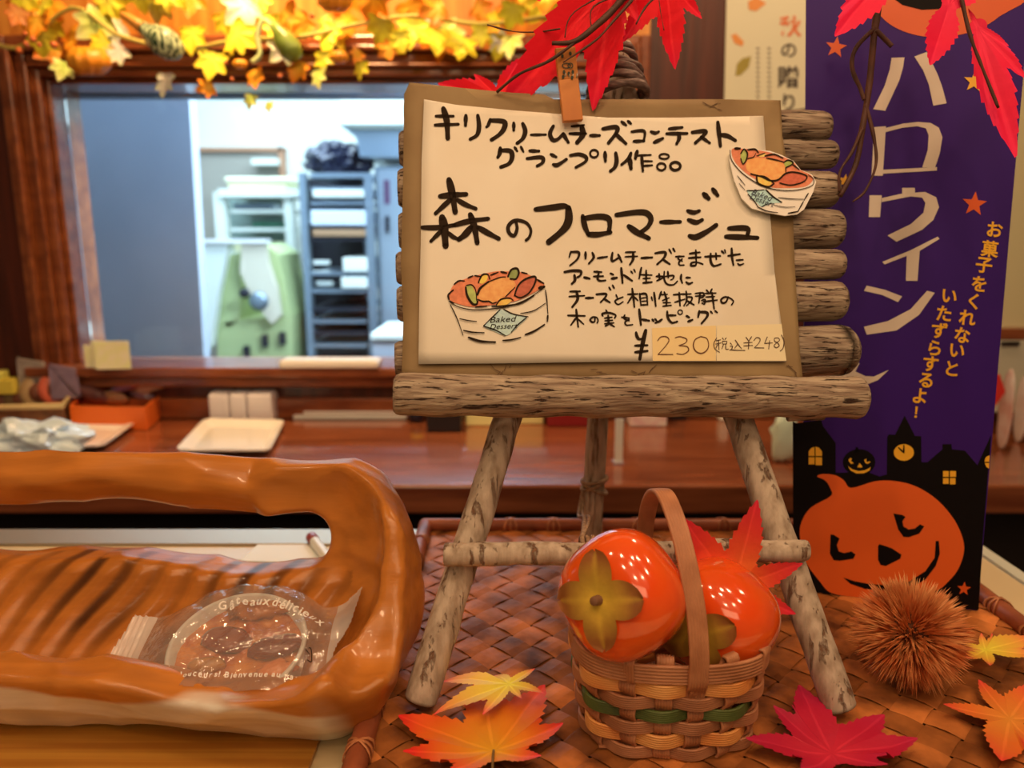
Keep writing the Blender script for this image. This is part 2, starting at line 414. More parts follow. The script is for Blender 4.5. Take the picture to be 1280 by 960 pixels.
# right-hand bright wall behind the banner
wr_ = at_y(1245, 300, 1.45)
struct('wall_right_panel', box2(at_y(1236, 300, 1.5).x, 2.3, 1.5, 1.55, at_y(1250, 418, 1.5).z, 1.5), mat('cream_wall', A(205, 170, 112), .7))
struct('trim_1', box2(at_y(1236, 300, 1.5).x, 2.3, 1.47, 1.5, at_y(1250, 424, 1.47).z, at_y(1250, 411, 1.47).z), M_frame)
# back counter
struct('trim_2', box2(-2.2, 2.3, YW-.012, YW, ZC, ZC+.045), M_frame, bevel=.003)
ct = thing('back_counter', (0, 1.4, -.95), 'long glossy red-brown wooden counter under the kitchen window', 'counter')
obj('worktop', box2(-2.2, 2.3, 1.15, YW-.013, ZC-.048, ZC), M_counter, ct, bevel=.004)
obj('cabinet_front', box2(-2.2, 2.3, 1.22, YW-.03, -.949, ZC-.049), M_dark, ct)
struct('floor', box2(-3, 3, -2.5, 6, -1.0, -.95), mat('floor_tile', A(110, 80, 55), .5))
struct('ceiling', box2(-3, 3, -2.5, YW, 1.55, 1.6), mat('ceiling_paint', A(190, 160, 120), .9))
# display case the props stand on
ZS = -.022
dc = thing('display_case', (0, .5, -.95), 'pale display case with a metal-edged top carrying the tray and the carved bowl', 'display case')
YB = at_z(300, 664, ZS).y
obj('top_panel', box2(-1.2, .52, .05, YB-.045, ZS-.02, ZS), M_case, dc)
obj('rear_rail', box2(-1.2, .52, YB-.044, YB, ZS-.02, ZS+.003), M_metal, dc, bevel=.001)
obj('side_rail', box2(.521, .535, .05, YB, ZS-.02, ZS+.003), mat('pale_rail', A(200, 175, 135), .4), dc)
obj('body', box2(-1.18, .5, .08, YB-.01, -.95, ZS-.021), M_dark, dc)
obj('front_strip', box2(-1.2, -.135, .30, .64, ZS+.0003, ZS+.0042), mat('brass', A(206, 132, 44), .3, .3, col2=A(176, 100, 30), scale=4, stretch=(.6, 30, 1)), dc, label='brass-toned strip under the carved bowl')
pp = thing('price_card', at_z(360, 690, ZS), 'white paper card with a pinkish edge lying behind the carved bowl', 'card')
P0 = [at_z(*q, ZS+.001) for q in ((330, 674), (400, 676), (420, 705), (300, 702))]
obj('sheet', prism(P0, Vector((0, 0, .001))), mat('card_white', A(225, 195, 160), .6), pp)
pen = at_z(393, 671, ZS+.008)
t = thing('marker_pen', at_z(393, 680, ZS), 'white marker pen with a red and blue end lying behind the bowl handle', 'pen')
q0, q1 = at_z(389, 671, ZS+.008), at_z(411, 700, ZS+.008)
obj('barrel', rod(q0.lerp(q1, .2), q1, .006, nz=0), mat('pen_white', A(225, 200, 180), .3), t, True)
obj('cap', rod(q0, q0.lerp(q1, .19), .0065, nz=0), mat('pen_red', A(150, 60, 50), .3), t, True)

# ================================================================ KITCHEN BEYOND THE GLASS
K = lambda r, g_, b: tuple(min(.85, x*1.0) for x in (lin(r)/.80, lin(g_)/.92, lin(b)/1.0))
KW = mat('kitchen_white', K(205, 225, 225), .7); KG = mat('kitchen_steel', K(130, 155, 175), .35, .6)
KP = mat('kitchen_grey_panel', K(150, 170, 190), .6, col2=K(162, 182, 202), scale=3)
KD = mat('kitchen_dark', K(22, 28, 42), .6); KGn = mat('machine_green', K(165, 190, 140), .45); KC = mat('cream_plastic', K(225, 225, 190), .5)
YK = 4.3
struct('wall_kitchen_back', box2(-3, 3, YK, YK+.1, -.95, 1.5), KW)
struct('wall_kitchen_left', box2(-3.1, -3, YW+.2, YK, -.95, 1.5), KW)
struct('wall_kitchen_right', box2(3, 3.1, YW+.2, YK, -.95, 1.5), KW)
struct('ceiling_kitchen', box2(-3, 3, YW+.12, YK, 1.5, 1.55), KW)
struct('trim_3', box2(-3, 3, 1.76, 1.80, at_y(300, 121, 1.76).z, 1.5), mat('header_blue_grey', K(110, 135, 165), .6))
a, b = at_y(70, 300, 2.3), at_y(246, 300, 2.25)
struct('wall_kitchen_partition', prism([at_y(40, 112, 2.35), at_y(236, 118, 2.25), at_y(256, 470, 2.25), at_y(258, 640, 2.25), at_y(40, 640, 2.35)], Vector((0, .05, 0))), KP)
def kbox(name, x0, y0, x1, y1, Y, dp, m, par, **k):
    ym = (y0+min(y1, 455))/2; p, q = at_y(x0, y1, Y), at_y(x1, y0, Y); return obj(name, box2(at_y(x0, ym, Y).x, at_y(x1, ym, Y).x, Y, Y+dp, p.z, q.z), m, par, **k)
dr = bpy.data.objects.new('door_1', None); COL.objects.link(dr); dr.location = at_y(300, 480, YK); dr['kind'] = 'structure'
kbox('door_leaf', 240, 190, 356, 700, YK-.03, .029, mat('door_beige', K(150, 155, 150), .5), dr)
kbox('door_frame', 234, 184, 240, 700, YK-.06, .06, mat('door_frame_tan', K(165, 130, 105), .5), dr)
kbox('door_frame', 355, 184, 361, 700, YK-.06, .06, MATS['door_frame_tan'], dr); kbox('door_frame', 240, 184, 355, 189, YK-.06, .06, MATS['door_frame_tan'], dr)
kbox('door_closer', 314, 198, 346, 206, YK-.12, .08, KW, dr)
# glass-fronted shelf unit
t = thing('shelf_unit', at_y(330, 460, 3.75), 'white framed shelving with glass front behind the green machine', 'shelf')
for x0, x1 in ((274, 287), (360, 370)): kbox('post', x0, 240, x1, 640, 3.70, .06, KW, t)
kbox('top_board', 272, 236, 374, 246, 3.68, .4, KW, t)
for i, y in enumerate((262, 285, 315, 345, 380, 420, 460)): kbox('shelf', 288, y, 359, y+4, 3.72, .36, KW, t)
kbox('back', 288, 247, 359, 640, 4.09, .01, mat('shelf_back', K(130, 160, 160), .5), t)
for k, (x0, y0, x1, y1, mt, lb) in enumerate(((292, 252, 340, 262, KG, 'grey flat tray on the top shelf of the white unit'), (315, 275, 358, 285, mat('kitchen_green', K(60, 120, 100), .5), 'dark green box on the second shelf of the white unit'), (292, 300, 345, 315, KC, 'cream tub on the third shelf of the white unit'))):
    p, q = at_y(x0, y1, 3.8), at_y(x1, y0, 3.8); tag(obj('tray' if k == 0 else 'storage_box', box2(p.x, q.x, 3.8, 3.95, p.z+.001, q.z-.008), mt, bevel=.004), lb, 'tray' if k == 0 else 'box')
t = thing('storage_tub', at_y(323, 236, 3.8), 'cream lidded plastic tub on top of the white shelving', 'tub')
kbox('tub', 284, 227, 358, 236, 3.72, .3, KC, t, bevel=.01); kbox('lid', 280, 221, 363, 227, 3.70, .34, mat('lid_cream', K(240, 240, 205), .5), t, bevel=.008)
# dough sheeter
t = thing('dough_sheeter', at_y(320, 640, 3.2), 'pale green bakery dough machine with folded white conveyor tables', 'machine')
Y = 3.1
def kpoly(name, pts, Y, dp, m, par): return obj(name, prism([at_y(*q, Y) for q in pts], Vector((0, dp, 0))), m, par)
kpoly('conveyor_table', [(247, 303), (286, 302), (272, 370), (264, 432), (258, 440)], Y, .05, KW, t)
kpoly('conveyor_table', [(302, 302), (330, 302), (335, 330), (345, 360), (350, 395), (340, 405), (318, 380), (300, 340)], Y, .04, mat('belt_white', K(200, 205, 190), .5), t)
kpoly('body', [(272, 405), (300, 400), (350, 395), (366, 392), (368, 640), (270, 640)], Y+.06, .35, KGn, t)
kpoly('side_housing', [(286, 318), (300, 315), (300, 400), (270, 420), (276, 370)], Y+.06, .3, KGn, t)
kpoly('side_housing', [(330, 305), (348, 318), (364, 392), (345, 400), (338, 350)], Y+.06, .3, KGn, t)
obj('hand_wheel', lathe([(.005, 0), (.035, .004), (.04, .015), (.02, .025)], at_y(325, 376, Y-.02), 16, Matrix.Rotation(PI/2, 3, 'X')), KG, t, True)
obj('control_knob', lathe([(.004, 0), (.02, .004), (.02, .02), (.01, .025)], at_y(307, 366, Y-.02), 12, Matrix.Rotation(PI/2, 3, 'X')), KD, t, True)
kbox('roller_bar', 247, 299, 334, 304, Y-.02, .05, mat('roller', K(230, 240, 240), .3), t)
for x, y in ((307, 442), (330, 428), (352, 425)): kbox('latch', x-3, y-9, x+3, y+6, Y+.03, .03, KD, t)
# tray rack
t = thing('tray_rack', at_y(425, 640, 3.3), 'tall steel bakery rack holding dark trays and boxes', 'rack')
for x0, x1 in ((379, 387), (459, 468)): kbox('post', x0, 216, x1, 640, 3.2, .05, KG, t)
for x0, x1 in ((382, 388), (456, 462)): kbox('post', x0, 216, x1, 640, 3.6, .04, KG, t)
kbox('top_rail', 387, 216, 459, 222, 3.2, .45, KG, t)
for y in (234, 252, 262, 283, 297, 340, 362, 385, 400, 415, 430): kbox('runner_tray', 388, y, 458, y+4, 3.21, .4, KD if y % 2 else KG, t)
kbox('back_sheet', 388, 223, 458, 640, 3.66, .01, KD, t)
for k, (x0, y0, x1, y1, mt, lb) in enumerate(((390, 237, 454, 247, KW, 'white flat box high in the tray rack'), (388, 263, 456, 282, mat('kitchen_blue_white', K(190, 215, 240), .5), 'broad pale blue box in the upper tray rack'), (390, 287, 456, 296, mat('kitchen_tan', K(150, 125, 95), .6), 'tan board in the tray rack under the pale blue box'),
        (428, 322, 458, 340, KW, 'white carton half way down the tray rack'), (426, 347, 458, 361, KW, 'white carton below the other in the tray rack'))):
    p, q = at_y(x0, y1, 3.18), at_y(x1, y0, 3.18); tag(obj('box', box2(p.x, q.x, 3.19, 3.5, p.z+.001, q.z), mt, bevel=.005), lb, 'box')
for k, (x, y) in enumerate(((402, 328), (402, 341), (406, 354))):
    p = at_y(x, y, 3.25); tag(obj('spatula', box(p, (.07, .02, .018), 0), KW, bevel=.004), ('uppermost', 'middle', 'lowest')[k]+' of the three short white utensils at the left inside the tray rack', 'utensil', 'white utensils in the tray rack')
v = []; f = []
bm = bmesh.new(); bmesh.ops.create_icosphere(bm, subdivisions=4, radius=1)
c = at_y(423, 202, 3.35)
for q in bm.verts:
    p = Vector(q.co); r = 1+.35*mn.noise(p*2.6)+.22*mn.noise(p*6.5); p = Vector((p.x*.135*r, p.y*.12*r, max(-.055, p.z*.075*r))); v.append(p+c)
f = [tuple(x.index for x in fc.verts) for fc in bm.faces]; bm.free()
tag(obj('bag_of_dark_cloth', (v, f), mat('black_plastic', K(30, 38, 62), .25)), 'crumpled blue-black plastic bag on top of the tray rack', 'bag')
t = thing('steel_fridge', at_y(520, 640, 3.3), 'tall stainless steel fridge right of the tray rack', 'fridge')
kbox('cabinet', 472, 208, 640, 640, 3.3, .6, KG, t); kbox('door', 476, 212, 638, 636, 3.28, .019, mat('fridge_door', K(150, 175, 195), .35, .4), t)
kbox('handle', 482, 270, 486, 290, 3.25, .029, KD, t); kbox('notice', 480, 225, 487, 255, 3.27, .009, mat('notice_purple', K(95, 70, 110), .5), t)
t = thing('extractor_hood', at_y(480, 205, 3.2), 'steel extractor hood above the rack and fridge', 'hood')
kpoly('hood_body', [(424, 122), (760, 122), (760, 155), (426, 155)], 3.0, .8, KW, t)
kpoly('hood_skirt', [(424, 156), (445, 172), (450, 196), (760, 200), (760, 156)], 3.15, .6, KG, t)
t = thing('work_table', at_y(500, 460, 3.0), 'white kitchen work table at the foot of the fridge', 'table')
kbox('table_top', 463, 418, 720, 424, 2.7, .4, KW, t); kbox('table_body', 466, 424, 718, 560, 2.72, .36, KP, t)
# ================================================================ WICKER TRAY
M_strip = mat('bamboo_strip', A(196, 102, 42), .45, col2=A(84, 38, 15), scale=30, stretch=(1, 1, 1), bump=.0004, bscale=200, rnd=.5, contrast=(.3, .72), spec=.15)
M_bamboo = mat('bamboo_pole', A(158, 74, 38), .4, col2=A(118, 50, 24), scale=25, spec=.3)
M_reed = mat('reed_binding', A(190, 105, 55), .5, col2=A(150, 75, 35), scale=60)
TX0, TX1, TY0, TY1 = -.098, .432, .335, .815
tray = thing('wicker_tray', (.167, .6, ZS), 'flat woven bamboo tray with a bound bamboo rim under the easel', 'tray')
pitch = .0235; u0 = (TX0+TY0)/math.sqrt(2); r2 = math.sqrt(.5)
def clipline(k, sgn):                # strip k of family sgn: line x*sgn + y = const
    c = k*pitch/r2
    pts = []
    for X in (TX0, TX1):
        Yv = c - sgn*X
        if TY0 <= Yv <= TY1: pts.append((X, Yv))
    for Yv in (TY0, TY1):
        X = (c-Yv)*sgn
        if TX0 < X < TX1: pts.append((X, Yv))
    return pts
cnt = 0
for sgn in (1, -1):
    for k in range(-10, 80):
        p = clipline(k, sgn)
        if len(p) < 2: continue
        a, b = Vector((*p[0], 0)), Vector((*p[1], 0))
        L = (b-a).length
        if L < .02: continue
        d = (b-a)/L; sd = Vector((-d.y, d.x, 0)); n = max(3, int(L/(pitch/4)))
        path = []; nor = []
        for i in range(n+1):
            q = a+d*L*i/n; j = (q.x*(-sgn)+q.y)*r2/pitch       # crossing index along the other family
            ph = math.sin(PI*(j+.5)) * (1 if k % 2 == 0 else -1)*(1 if sgn > 0 else 1)
            z = .0013*ph*(1 if sgn > 0 else -1) + (.0 if sgn > 0 else 0)
            path.append(Vector((q.x, q.y, -.001+z+.0003*mn.noise(q*40)))); nor.append(Vector((0, 0, 1)))
        obj('woven_strip', ribbon(path, [sd]*len(path), nor, pitch*.92, .0005), M_strip, tray); cnt += 1
obj('backing', box2(TX0, TX1, TY0, TY1, ZS+.0005, -.004), mat('tray_backing', A(60, 26, 12), .7), tray)
cor = [(TX0, TY0), (TX0, TY1), (TX1, TY1), (TX1, TY0)]
for i in range(4):
    a, b = Vector((*cor[i], .0035)), Vector((*cor[(i+1) % 4], .0035)); d = (b-a).normalized()
    obj('rim_pole', rod(a-d*.004, b+d*.004, .0078, nz=.0004), M_bamboo, tray, True)
    n = int((b-a).length/.052); s = Vector((-d.y, d.x, 0))
    for j in range(1, n+1):
        c = a.lerp(b, j/(n+1)); mb = MB()
        for dd in (-.007, 0.0, .007):
            P = [c+d*(dd*math.cos(t))+s*(.0088*math.cos(t))+Vector((0, 0, .0088*math.sin(t))) for t in [2*PI*q/14 for q in range(14)]]
            mb.add(ribbon(P, [d]*14, [(q-c).normalized() for q in P], .0022, .001, closed=True))
        obj('binding', mb, M_reed, tray, True)

# ================================================================ EASEL
BP = Plane(at_d(500, 475, .544), at_d(1003, 482, .569), at_d(510, 105, .588))
BP = Plane(BP.o, at_d(1003, 482, .569), at_d(510, 105, .588))
ez = thing('log_easel', at_z(785, 760, 0), 'rustic easel of weathered branches with a stacked log panel holding the sign', 'easel')
apex = at_y(772, 104, .678)
fl, frr = at_z(524, 878, .006), at_z(1051, 888, .006)
def legline(foot, tgt, over): return foot + (tgt-foot)*over
lt, rt = at_y(776, 72, .684), at_y(763, 68, .700)
bf = at_z(738, 690, .008); bt = at_y(772, 74, .722)
obj('leg', rod(fl, lt, .0118, .0095, 40, 22, .0012, 70, 1, .001), M_leg, ez, True)
obj('leg', rod(frr, rt, .0118, .0095, 40, 22, .0012, 70, 2, .001), M_leg, ez, True)
obj('leg', rod(bf, bt, .0108, .0092, 40, 20, .0008, 60, 3, .001), M_leg, ez, True)
def on_leg(foot, top, py):           # point of a leg at a given image height
    lo, hi = 0, 1
    for _ in range(40):
        t = (lo+hi)/2; p = foot.lerp(top, t); q = p-O; y = 480-F*q.dot(U_)/(-q.dot(B_))
        if y > py: lo = t
        else: hi = t
    return foot.lerp(top, lo)
ln, rn = on_leg(fl, lt, 684), on_leg(frr, rt, 680)
off = Vector((0, -.0165, .002)); d = (rn-ln).normalized()
obj('cross_bar', rod(ln+off-d*.016, rn+off+d*.012, .0082, .0078, 30, 18, .0016, 80, 5, .0012), M_leg, ez, True)
kn = on_leg(bf, bt, 604)
M_twine = mat('twine', A(165, 115, 75), .8, col2=A(120, 78, 45), scale=300)
mb = MB()
for k, (dy, tilt) in enumerate(((0, .5), (.004, .2), (-.004, -.5))):
    P = [kn+Vector((.0125*math.cos(t), .0125*math.sin(t), dy+.0125*tilt*math.cos(t))) for t in [2*PI*q/16 for q in range(17)]]
    mb.add(tube(P, .0019, 6))
e = ln.lerp(rn, .36)+Vector((0, -.010, .010))
for s in (-.002, .002): mb.add(tube(catmull([kn+Vector((-.011, -.003, -.003)), kn+Vector((-.016+s, -.03, -.022)), kn.lerp(e, .7)+Vector((s, 0, 0)), e]), .0017, 6))
for k in range(3):
    c = e+Vector((.004*k, 0, -.009)); mb.add(tube([c+Vector((0, .0095*math.cos(t), .0095*math.sin(t))) for t in [2*PI*q/12 for q in range(13)]], .0018, 6))
obj('twine_tie', mb, M_twine, ez, True)
# log slats behind the papers (measured right ends, heights at right edge; left ends peek out)
slats = [(131, 167, 1045, 503), (169, 202, 1052, 497), (205, 250, 1055, 495), (252, 302, 1062, 496), (305, 342, 1062, 493), (344, 394, 1066, 494), (397, 463, 1080, 491)]
lefty = [(118, 148), (152, 197), (200, 248), (256, 304), (307, 348), (350, 396), (420, 468)]
for k, ((y0, y1, x1, x0), (l0, l1)) in enumerate(zip(slats, lefty)):
    rr = abs(BP.at(1000, y1).z-BP.at(1000, y0).z)/2/.93; rl = abs(BP.at(520, l1).z-BP.at(520, l0).z)/2/.93
    a = BP.at(x0, (l0+l1)/2, -.002-rl*.9); b = BP.at(x1, (y0+y1)/2, -.002-rr*.9)
    a = BP.at(x0+1, (l0+l1)/2, -.0025)-BP.n*rl; b = BP.at(x1-1, (y0+y1)/2, -.0025)-BP.n*rr
    obj('log_slat', rod(a, b, rl, rr, 40, 30, .0011, 60, k+10, .0004, endr=.45), M_log, ez, True)
a, b = BP.at(492, 494, .012), BP.at(1077, 497, .012)
obj('ledge_log', rod(a, b, .0148, .0152, 50, 28, .0016, 45, 30, .0006, .3), M_log, ez, True)
obj('peg', rod(BP.at(984, 521, .008), BP.at(1030, 520, .008), .0035, nz=.0006), M_log, ez, True)
# lashing round the top
ax0 = at_y(772, 130, .668); ax1 = at_y(770, 60, .698); axd = (ax1-ax0).normalized(); s1 = Vector((1, 0, 0)); s2 = axd.cross(s1).normalized()
M_bind = mat('dark_rattan_binding', A(138, 98, 76), .6, col2=A(84, 54, 40), scale=120, stretch=(1, 1, 4), bump=.0006)
for k in range(8):
    t = k/7; c = ax0.lerp(ax1, .1+.86*t); rr = .0245-.0125*t**1.1; tl = .22*math.sin(k*2.3+1); t2 = .16*math.cos(k*1.7); P = []
    for q in range(24):
        w_ = 2*PI*q/24; P.append(c+s1*(rr*math.cos(w_))+s2*(rr*.92*math.sin(w_))+axd*(rr*(tl*math.cos(w_)+t2*math.sin(w_))))
    P.append(P[0]); obj('lashing', tube(P, [.0036-.0007*t+.0005*math.sin(q*1.3+k) for q in range(25)], 7, nz=.0006, nsc=120), M_bind, ez, True)
for dx, hh in ((-.009, .008), (.010, .006), (-.001, .011)):
    c = ax1+s1*dx; obj('branch_stub', rod(c-axd*.02, c+axd*hh, .0048, .003, 6, 10, .0008, 90, 3), M_leg, ez, True)

# ================================================================ SIGN PAPERS
def curl(px, py):                    # the top left of both sheets lifts a little off the logs
    return 0.0
M_kraft = mat('kraft_paper', A(128, 88, 48), .75, col2=A(150, 108, 62), scale=14, bump=.0006, bscale=40)
M_white = mat('white_sheet', A(226, 188, 146), .6, col2=A(218, 178, 134), scale=9, bump=.0006, bscale=14)
kp = thing('brown_backing_sheet', BP.at(750, 480), 'crumpled brown wrapping paper sheet behind the white sign sheet', 'paper')
kpts = [(505, 118), (512, 103), (530, 105), (580, 110), (640, 116), (680, 118), (692, 124), (760, 124), (850, 124), (976, 125), (978, 170), (990, 240), (994, 330), (1000, 440), (1004, 478), (900, 477), (800, 477), (660, 478), (560, 477), (502, 474), (504, 400), (501, 330), (504, 220)]
def sheet(pts, off, th, nzs, amp, nsub=26):
    """a paper outline cut from a grid so that it can be slightly wavy"""
    bm = bmesh.new(); vs = [bm.verts.new(BP.at(x, y, off)) for x, y in pts]; bm.faces.new(vs)
    xs = [p[0] for p in pts]; ys = [p[1] for p in pts]
    for i in range(1, nsub):
        x = min(xs)+(max(xs)-min(xs))*i/nsub; p = BP.at(x, 300, off)
        bmesh.ops.bisect_plane(bm, geom=bm.verts[:]+bm.edges[:]+bm.faces[:], plane_co=p, plane_no=BP.e1)
        y = min(ys)+(max(ys)-min(ys))*i/nsub; p = BP.at(740, y, off)
        bmesh.ops.bisect_plane(bm, geom=bm.verts[:]+bm.edges[:]+bm.faces[:], plane_co=p, plane_no=BP.e2)
    for v_ in bm.verts: v_.co += BP.n*amp*mn.noise(v_.co*nzs)
    bm.faces.ensure_lookup_table(); ex = bmesh.ops.extrude_face_region(bm, geom=bm.faces[:])
    for q in ex['geom']:
        if isinstance(q, bmesh.types.BMVert): q.co -= BP.n*th
    bmesh.ops.recalc_face_normals(bm, faces=bm.faces[:])
    bm.verts.index_update(); r = ([v_.co.copy() for v_ in bm.verts], [tuple(x.index for x in f_.verts) for f_ in bm.faces]); bm.free(); return r
obj('sheet', sheet(kpts, .0006, .0004, 18, .0009), M_kraft, kp, True)
pn = Pen(BP)
for (x0, y0, x1, y1) in ((610, 448, 632, 476), (622, 470, 640, 456), (740, 460, 762, 472), (790, 462, 812, 476), (800, 470, 818, 458), (880, 129, 900, 136), (888, 136, 902, 130), (985, 455, 996, 470)):
    for k in range(4):
        a = random.random(); pn.stroke([(x0+(x1-x0)*k/4+random.uniform(-3, 3), y0+(y1-y0)*k/4+random.uniform(-3, 3)), (x0+(x1-x0)*(k+1)/4+random.uniform(-3, 3), y0+(y1-y0)*(k+1)/4+random.uniform(-3, 3))], 1.0, .0016)
pieces('printed_scroll', [pn], mat('scroll_print', A(92, 56, 30), .8), kp, 2)
for i, q in enumerate(([(500, 215), (520, 217)], [(502, 328), (528, 330)], [(520, 452), (545, 470), (585, 455)], [(905, 470), (880, 452), (930, 455)])): pass
ss_ = 0
ss = thing('sign_sheet', BP.at(760, 455, .002), 'cream white sheet with brushed Japanese lettering and a dessert drawing on the easel', 'sign')
wpts = [(530, 124), (570, 131), (640, 138), (705, 143), (760, 147), (850, 147), (954, 145), (957, 190), (962, 260), (968, 340), (976, 400), (983, 452), (900, 452), (780, 452), (650, 454), (523, 455), (524, 380), (526, 300), (527, 200)]
SHT0 = obj('sheet', sheet(wpts, .0030, .0003, 12, .0004), M_white, ss, True)
OFF = .0036
P = lambda ox, oy, k: Pen(BP, ox, oy, k)
def draw(pen, items, off=OFF):
    for it in items:
        if it[0] == 'r': pen.ring(*it[1:6], off)
        else: pen.stroke(it[0], it[1]*(1.2 if it[1] > 13 else 1.08), off)
    return pen.g
SHT = SHT0
PENS = []
def draw2(pen, items):
    draw(pen, items); PENS.append(pen)
draw2(P(530, 120, 6.4), [
 ([(155,100),(182,200),(190,338)],44), ([(95,160),(235,160)],24), ([(88,232),(275,225)],26),
 ([(335,155),(332,235)],30), ([(430,155),(440,240),(425,310),(370,345)],32),
 ([(530,185),(515,230),(500,248)],24), ([(530,195),(640,205),(640,260),(600,310),(540,350)],36),
 ([(718,215),(718,275)],26), ([(790,220),(810,280),(790,340),(745,378)],32), ([(855,310),(975,308)],20),
 ([(1035,240),(1008,300),(1030,350),(1070,345),(1115,300)],30), ([(1115,300),(1130,330),(1155,370)],28),
 ([(1180,242),(1280,232)],18), ([(1165,300),(1290,300)],22), ([(1262,245),(1270,310),(1225,372)],40),
 ([(610,415),(605,460),(590,490)],30), ([(610,435),(690,440),(705,490),(680,540),(615,568)],34), ([(725,410),(745,440)],22), ([(775,405),(795,445)],20),
 ([(845,438),(920,440)],26), ([(825,500),(940,490),(950,530),(905,560)],28), ([(1015,465),(1058,487)],24), ([(1035,548),(1070,550),(1140,505)],28),
 ([(1170,475),(1240,465),(1296,488),(1290,525),(1215,570)],26)])
draw2(P(720, 120, 6.4), [
 ([(-40,300),(80,300)],22), ([(115,315),(190,315)],25), ([(215,262),(320,248),(325,290),(260,375)],32), ([(315,300),(400,380)],28), ([(365,205),(400,232)],24), ([(415,200),(440,220)],22),
 ([(445,285),(545,280),(542,360)],22), ([(462,362),(545,358)],24), ([(600,285),(635,295),(662,285)],24), ([(625,370),(660,355),(695,338)],26),
 ([(745,262),(850,250)],24), ([(725,300),(890,298)],25), ([(822,300),(825,340),(805,382)],28), ([(930,290),(1030,280),(1025,310),(955,375)],30), ([(1000,325),(1070,375)],24),
 ([(1135,210),(1155,400)],32), ([(1160,310),(1215,320),(1275,355)],32), ('r',145,460,32,30,17), ([(232,450),(235,520)],28), ([(318,455),(325,520),(310,570),(275,600)],30),
 ([(440,455),(420,500),(365,548)],26), ([(430,500),(440,580)],34), ([(490,440),(475,500)],28), ([(490,475),(600,470)],15), ([(525,475),(535,600)],24), ([(540,520),(610,520)],14), ([(540,558),(610,553)],16),
 ('r',705,482,38,20,15), ('r',683,565,34,28,17), ('r',795,560,40,32,22)])
draw2(P(520, 210, 5.818), [
 ([(240,85),(262,180),(285,320)],46), ([(175,205),(270,195),(365,190)],38), ([(255,225),(200,275),(142,330)],32), ([(300,230),(360,265),(435,295)],32),
 ([(190,358),(205,440),(215,565)],54), ([(45,432),(150,432),(275,415)],32), ([(190,450),(150,490),(108,532)],28), ([(235,470),(270,500),(320,520)],28),
 ([(395,338),(425,430),(445,543)],42), ([(278,415),(390,385),(525,368)],34), ([(400,430),(360,480),(312,518)],42), ([(450,430),(520,470),(602,513)],36),
 ([(725,385),(735,440),(715,490),(680,475),(670,430),(700,390),(745,380),(805,400),(835,450),(825,500),(800,525)],24),
 ([(870,300),(1000,285),(1080,275),(1115,295)],38), ([(1108,290),(1110,380),(1070,450),(965,538)],50)])
draw2(P(720, 210, 5.333), [
 ([(45,320),(60,390),(85,445)],32), ([(50,335),(150,322),(215,335),(225,380),(218,425)],34), ([(80,440),(140,443),(230,428)],32),
 ([(270,312),(400,295),(470,300),(500,340),(480,390),(430,430)],34), ([(352,388),(410,430),(485,468)],36), ([(565,360),(695,358)],27),
 ([(745,285),(785,296),(822,285)],26), ([(750,345),(800,362),(842,345)],28), ([(758,453),(800,460),(870,425),(935,380)],34), ([(852,172),(885,203)],32), ([(912,140),(945,182)],28),
 ([(1020,402),(1140,402),(1142,450)],32), ([(1000,457),(1100,460),(1210,465)],32)])
draw2(P(700, 300, 9.143), [
 ([(125,130),(105,195)],20), ([(130,135),(215,140),(200,215),(115,290)],24), ([(292,140),(292,210)],28), ([(370,145),(385,200),(330,268)],26), ([(430,205),(540,190)],22),
 ([(600,145),(590,215),(605,240),(665,205)],26), ([(665,165),(705,250)],26), ([(750,140),(860,135)],20), ([(745,190),(885,185)],18), ([(835,140),(835,220),(800,280)],28), ([(930,205),(1055,198)],26),
 ([(1090,150),(1200,140),(1190,200),(1110,278)],28), ([(1180,225),(1255,275)],26),
 ([(50,365),(140,350),(235,355),(235,400),(200,425)],28), ([(165,400),(170,460),(135,500)],30), ([(275,425),(340,440)],26), ([(390,360),(475,365)],22), ([(385,415),(495,412)],22), ([(445,370),(430,440),(460,465),(520,460)],24),
 ([(575,380),(610,395)],22), ([(590,440),(650,430)],28), ([(700,320),(715,490)],28), ([(730,400),(825,465)],26), ([(810,355),(830,380)],18), ([(845,335),(860,365)],18),
 ([(930,315),(915,385),(905,440)],22), ([(920,395),(1050,400)],18), ([(985,345),(985,490)],22), ([(950,440),(1030,435)],18), ([(950,490),(1050,480)],24),
 ([(115,588),(230,585)],22), ([(105,645),(280,635)],20), ([(190,590),(200,680),(140,765)],30), ([(295,662),(380,660)],26), ([(415,620),(520,615),(520,650),(465,710)],24), ([(500,670),(570,712)],24), ([(560,540),(580,570)],20), ([(600,515),(620,550)],20),
 ([(640,625),(660,670)],18), ([(720,650),(640,685),(635,715),(670,735),(720,705)],18),
 ([(775,620),(890,615)],20), ([(825,555),(840,665),(850,765)],24), ([(825,640),(775,720)],20), ([(850,650),(890,690)],18), ([(910,610),(925,745)],20), ([(910,620),(985,620),(1000,740)],22), ([(930,665),(985,655)],14), ([(935,700),(990,695)],14), ([(930,742),(1000,738)],18),
 ([(1045,650),(1055,690)],18), ([(1075,600),(1095,755)],24)])
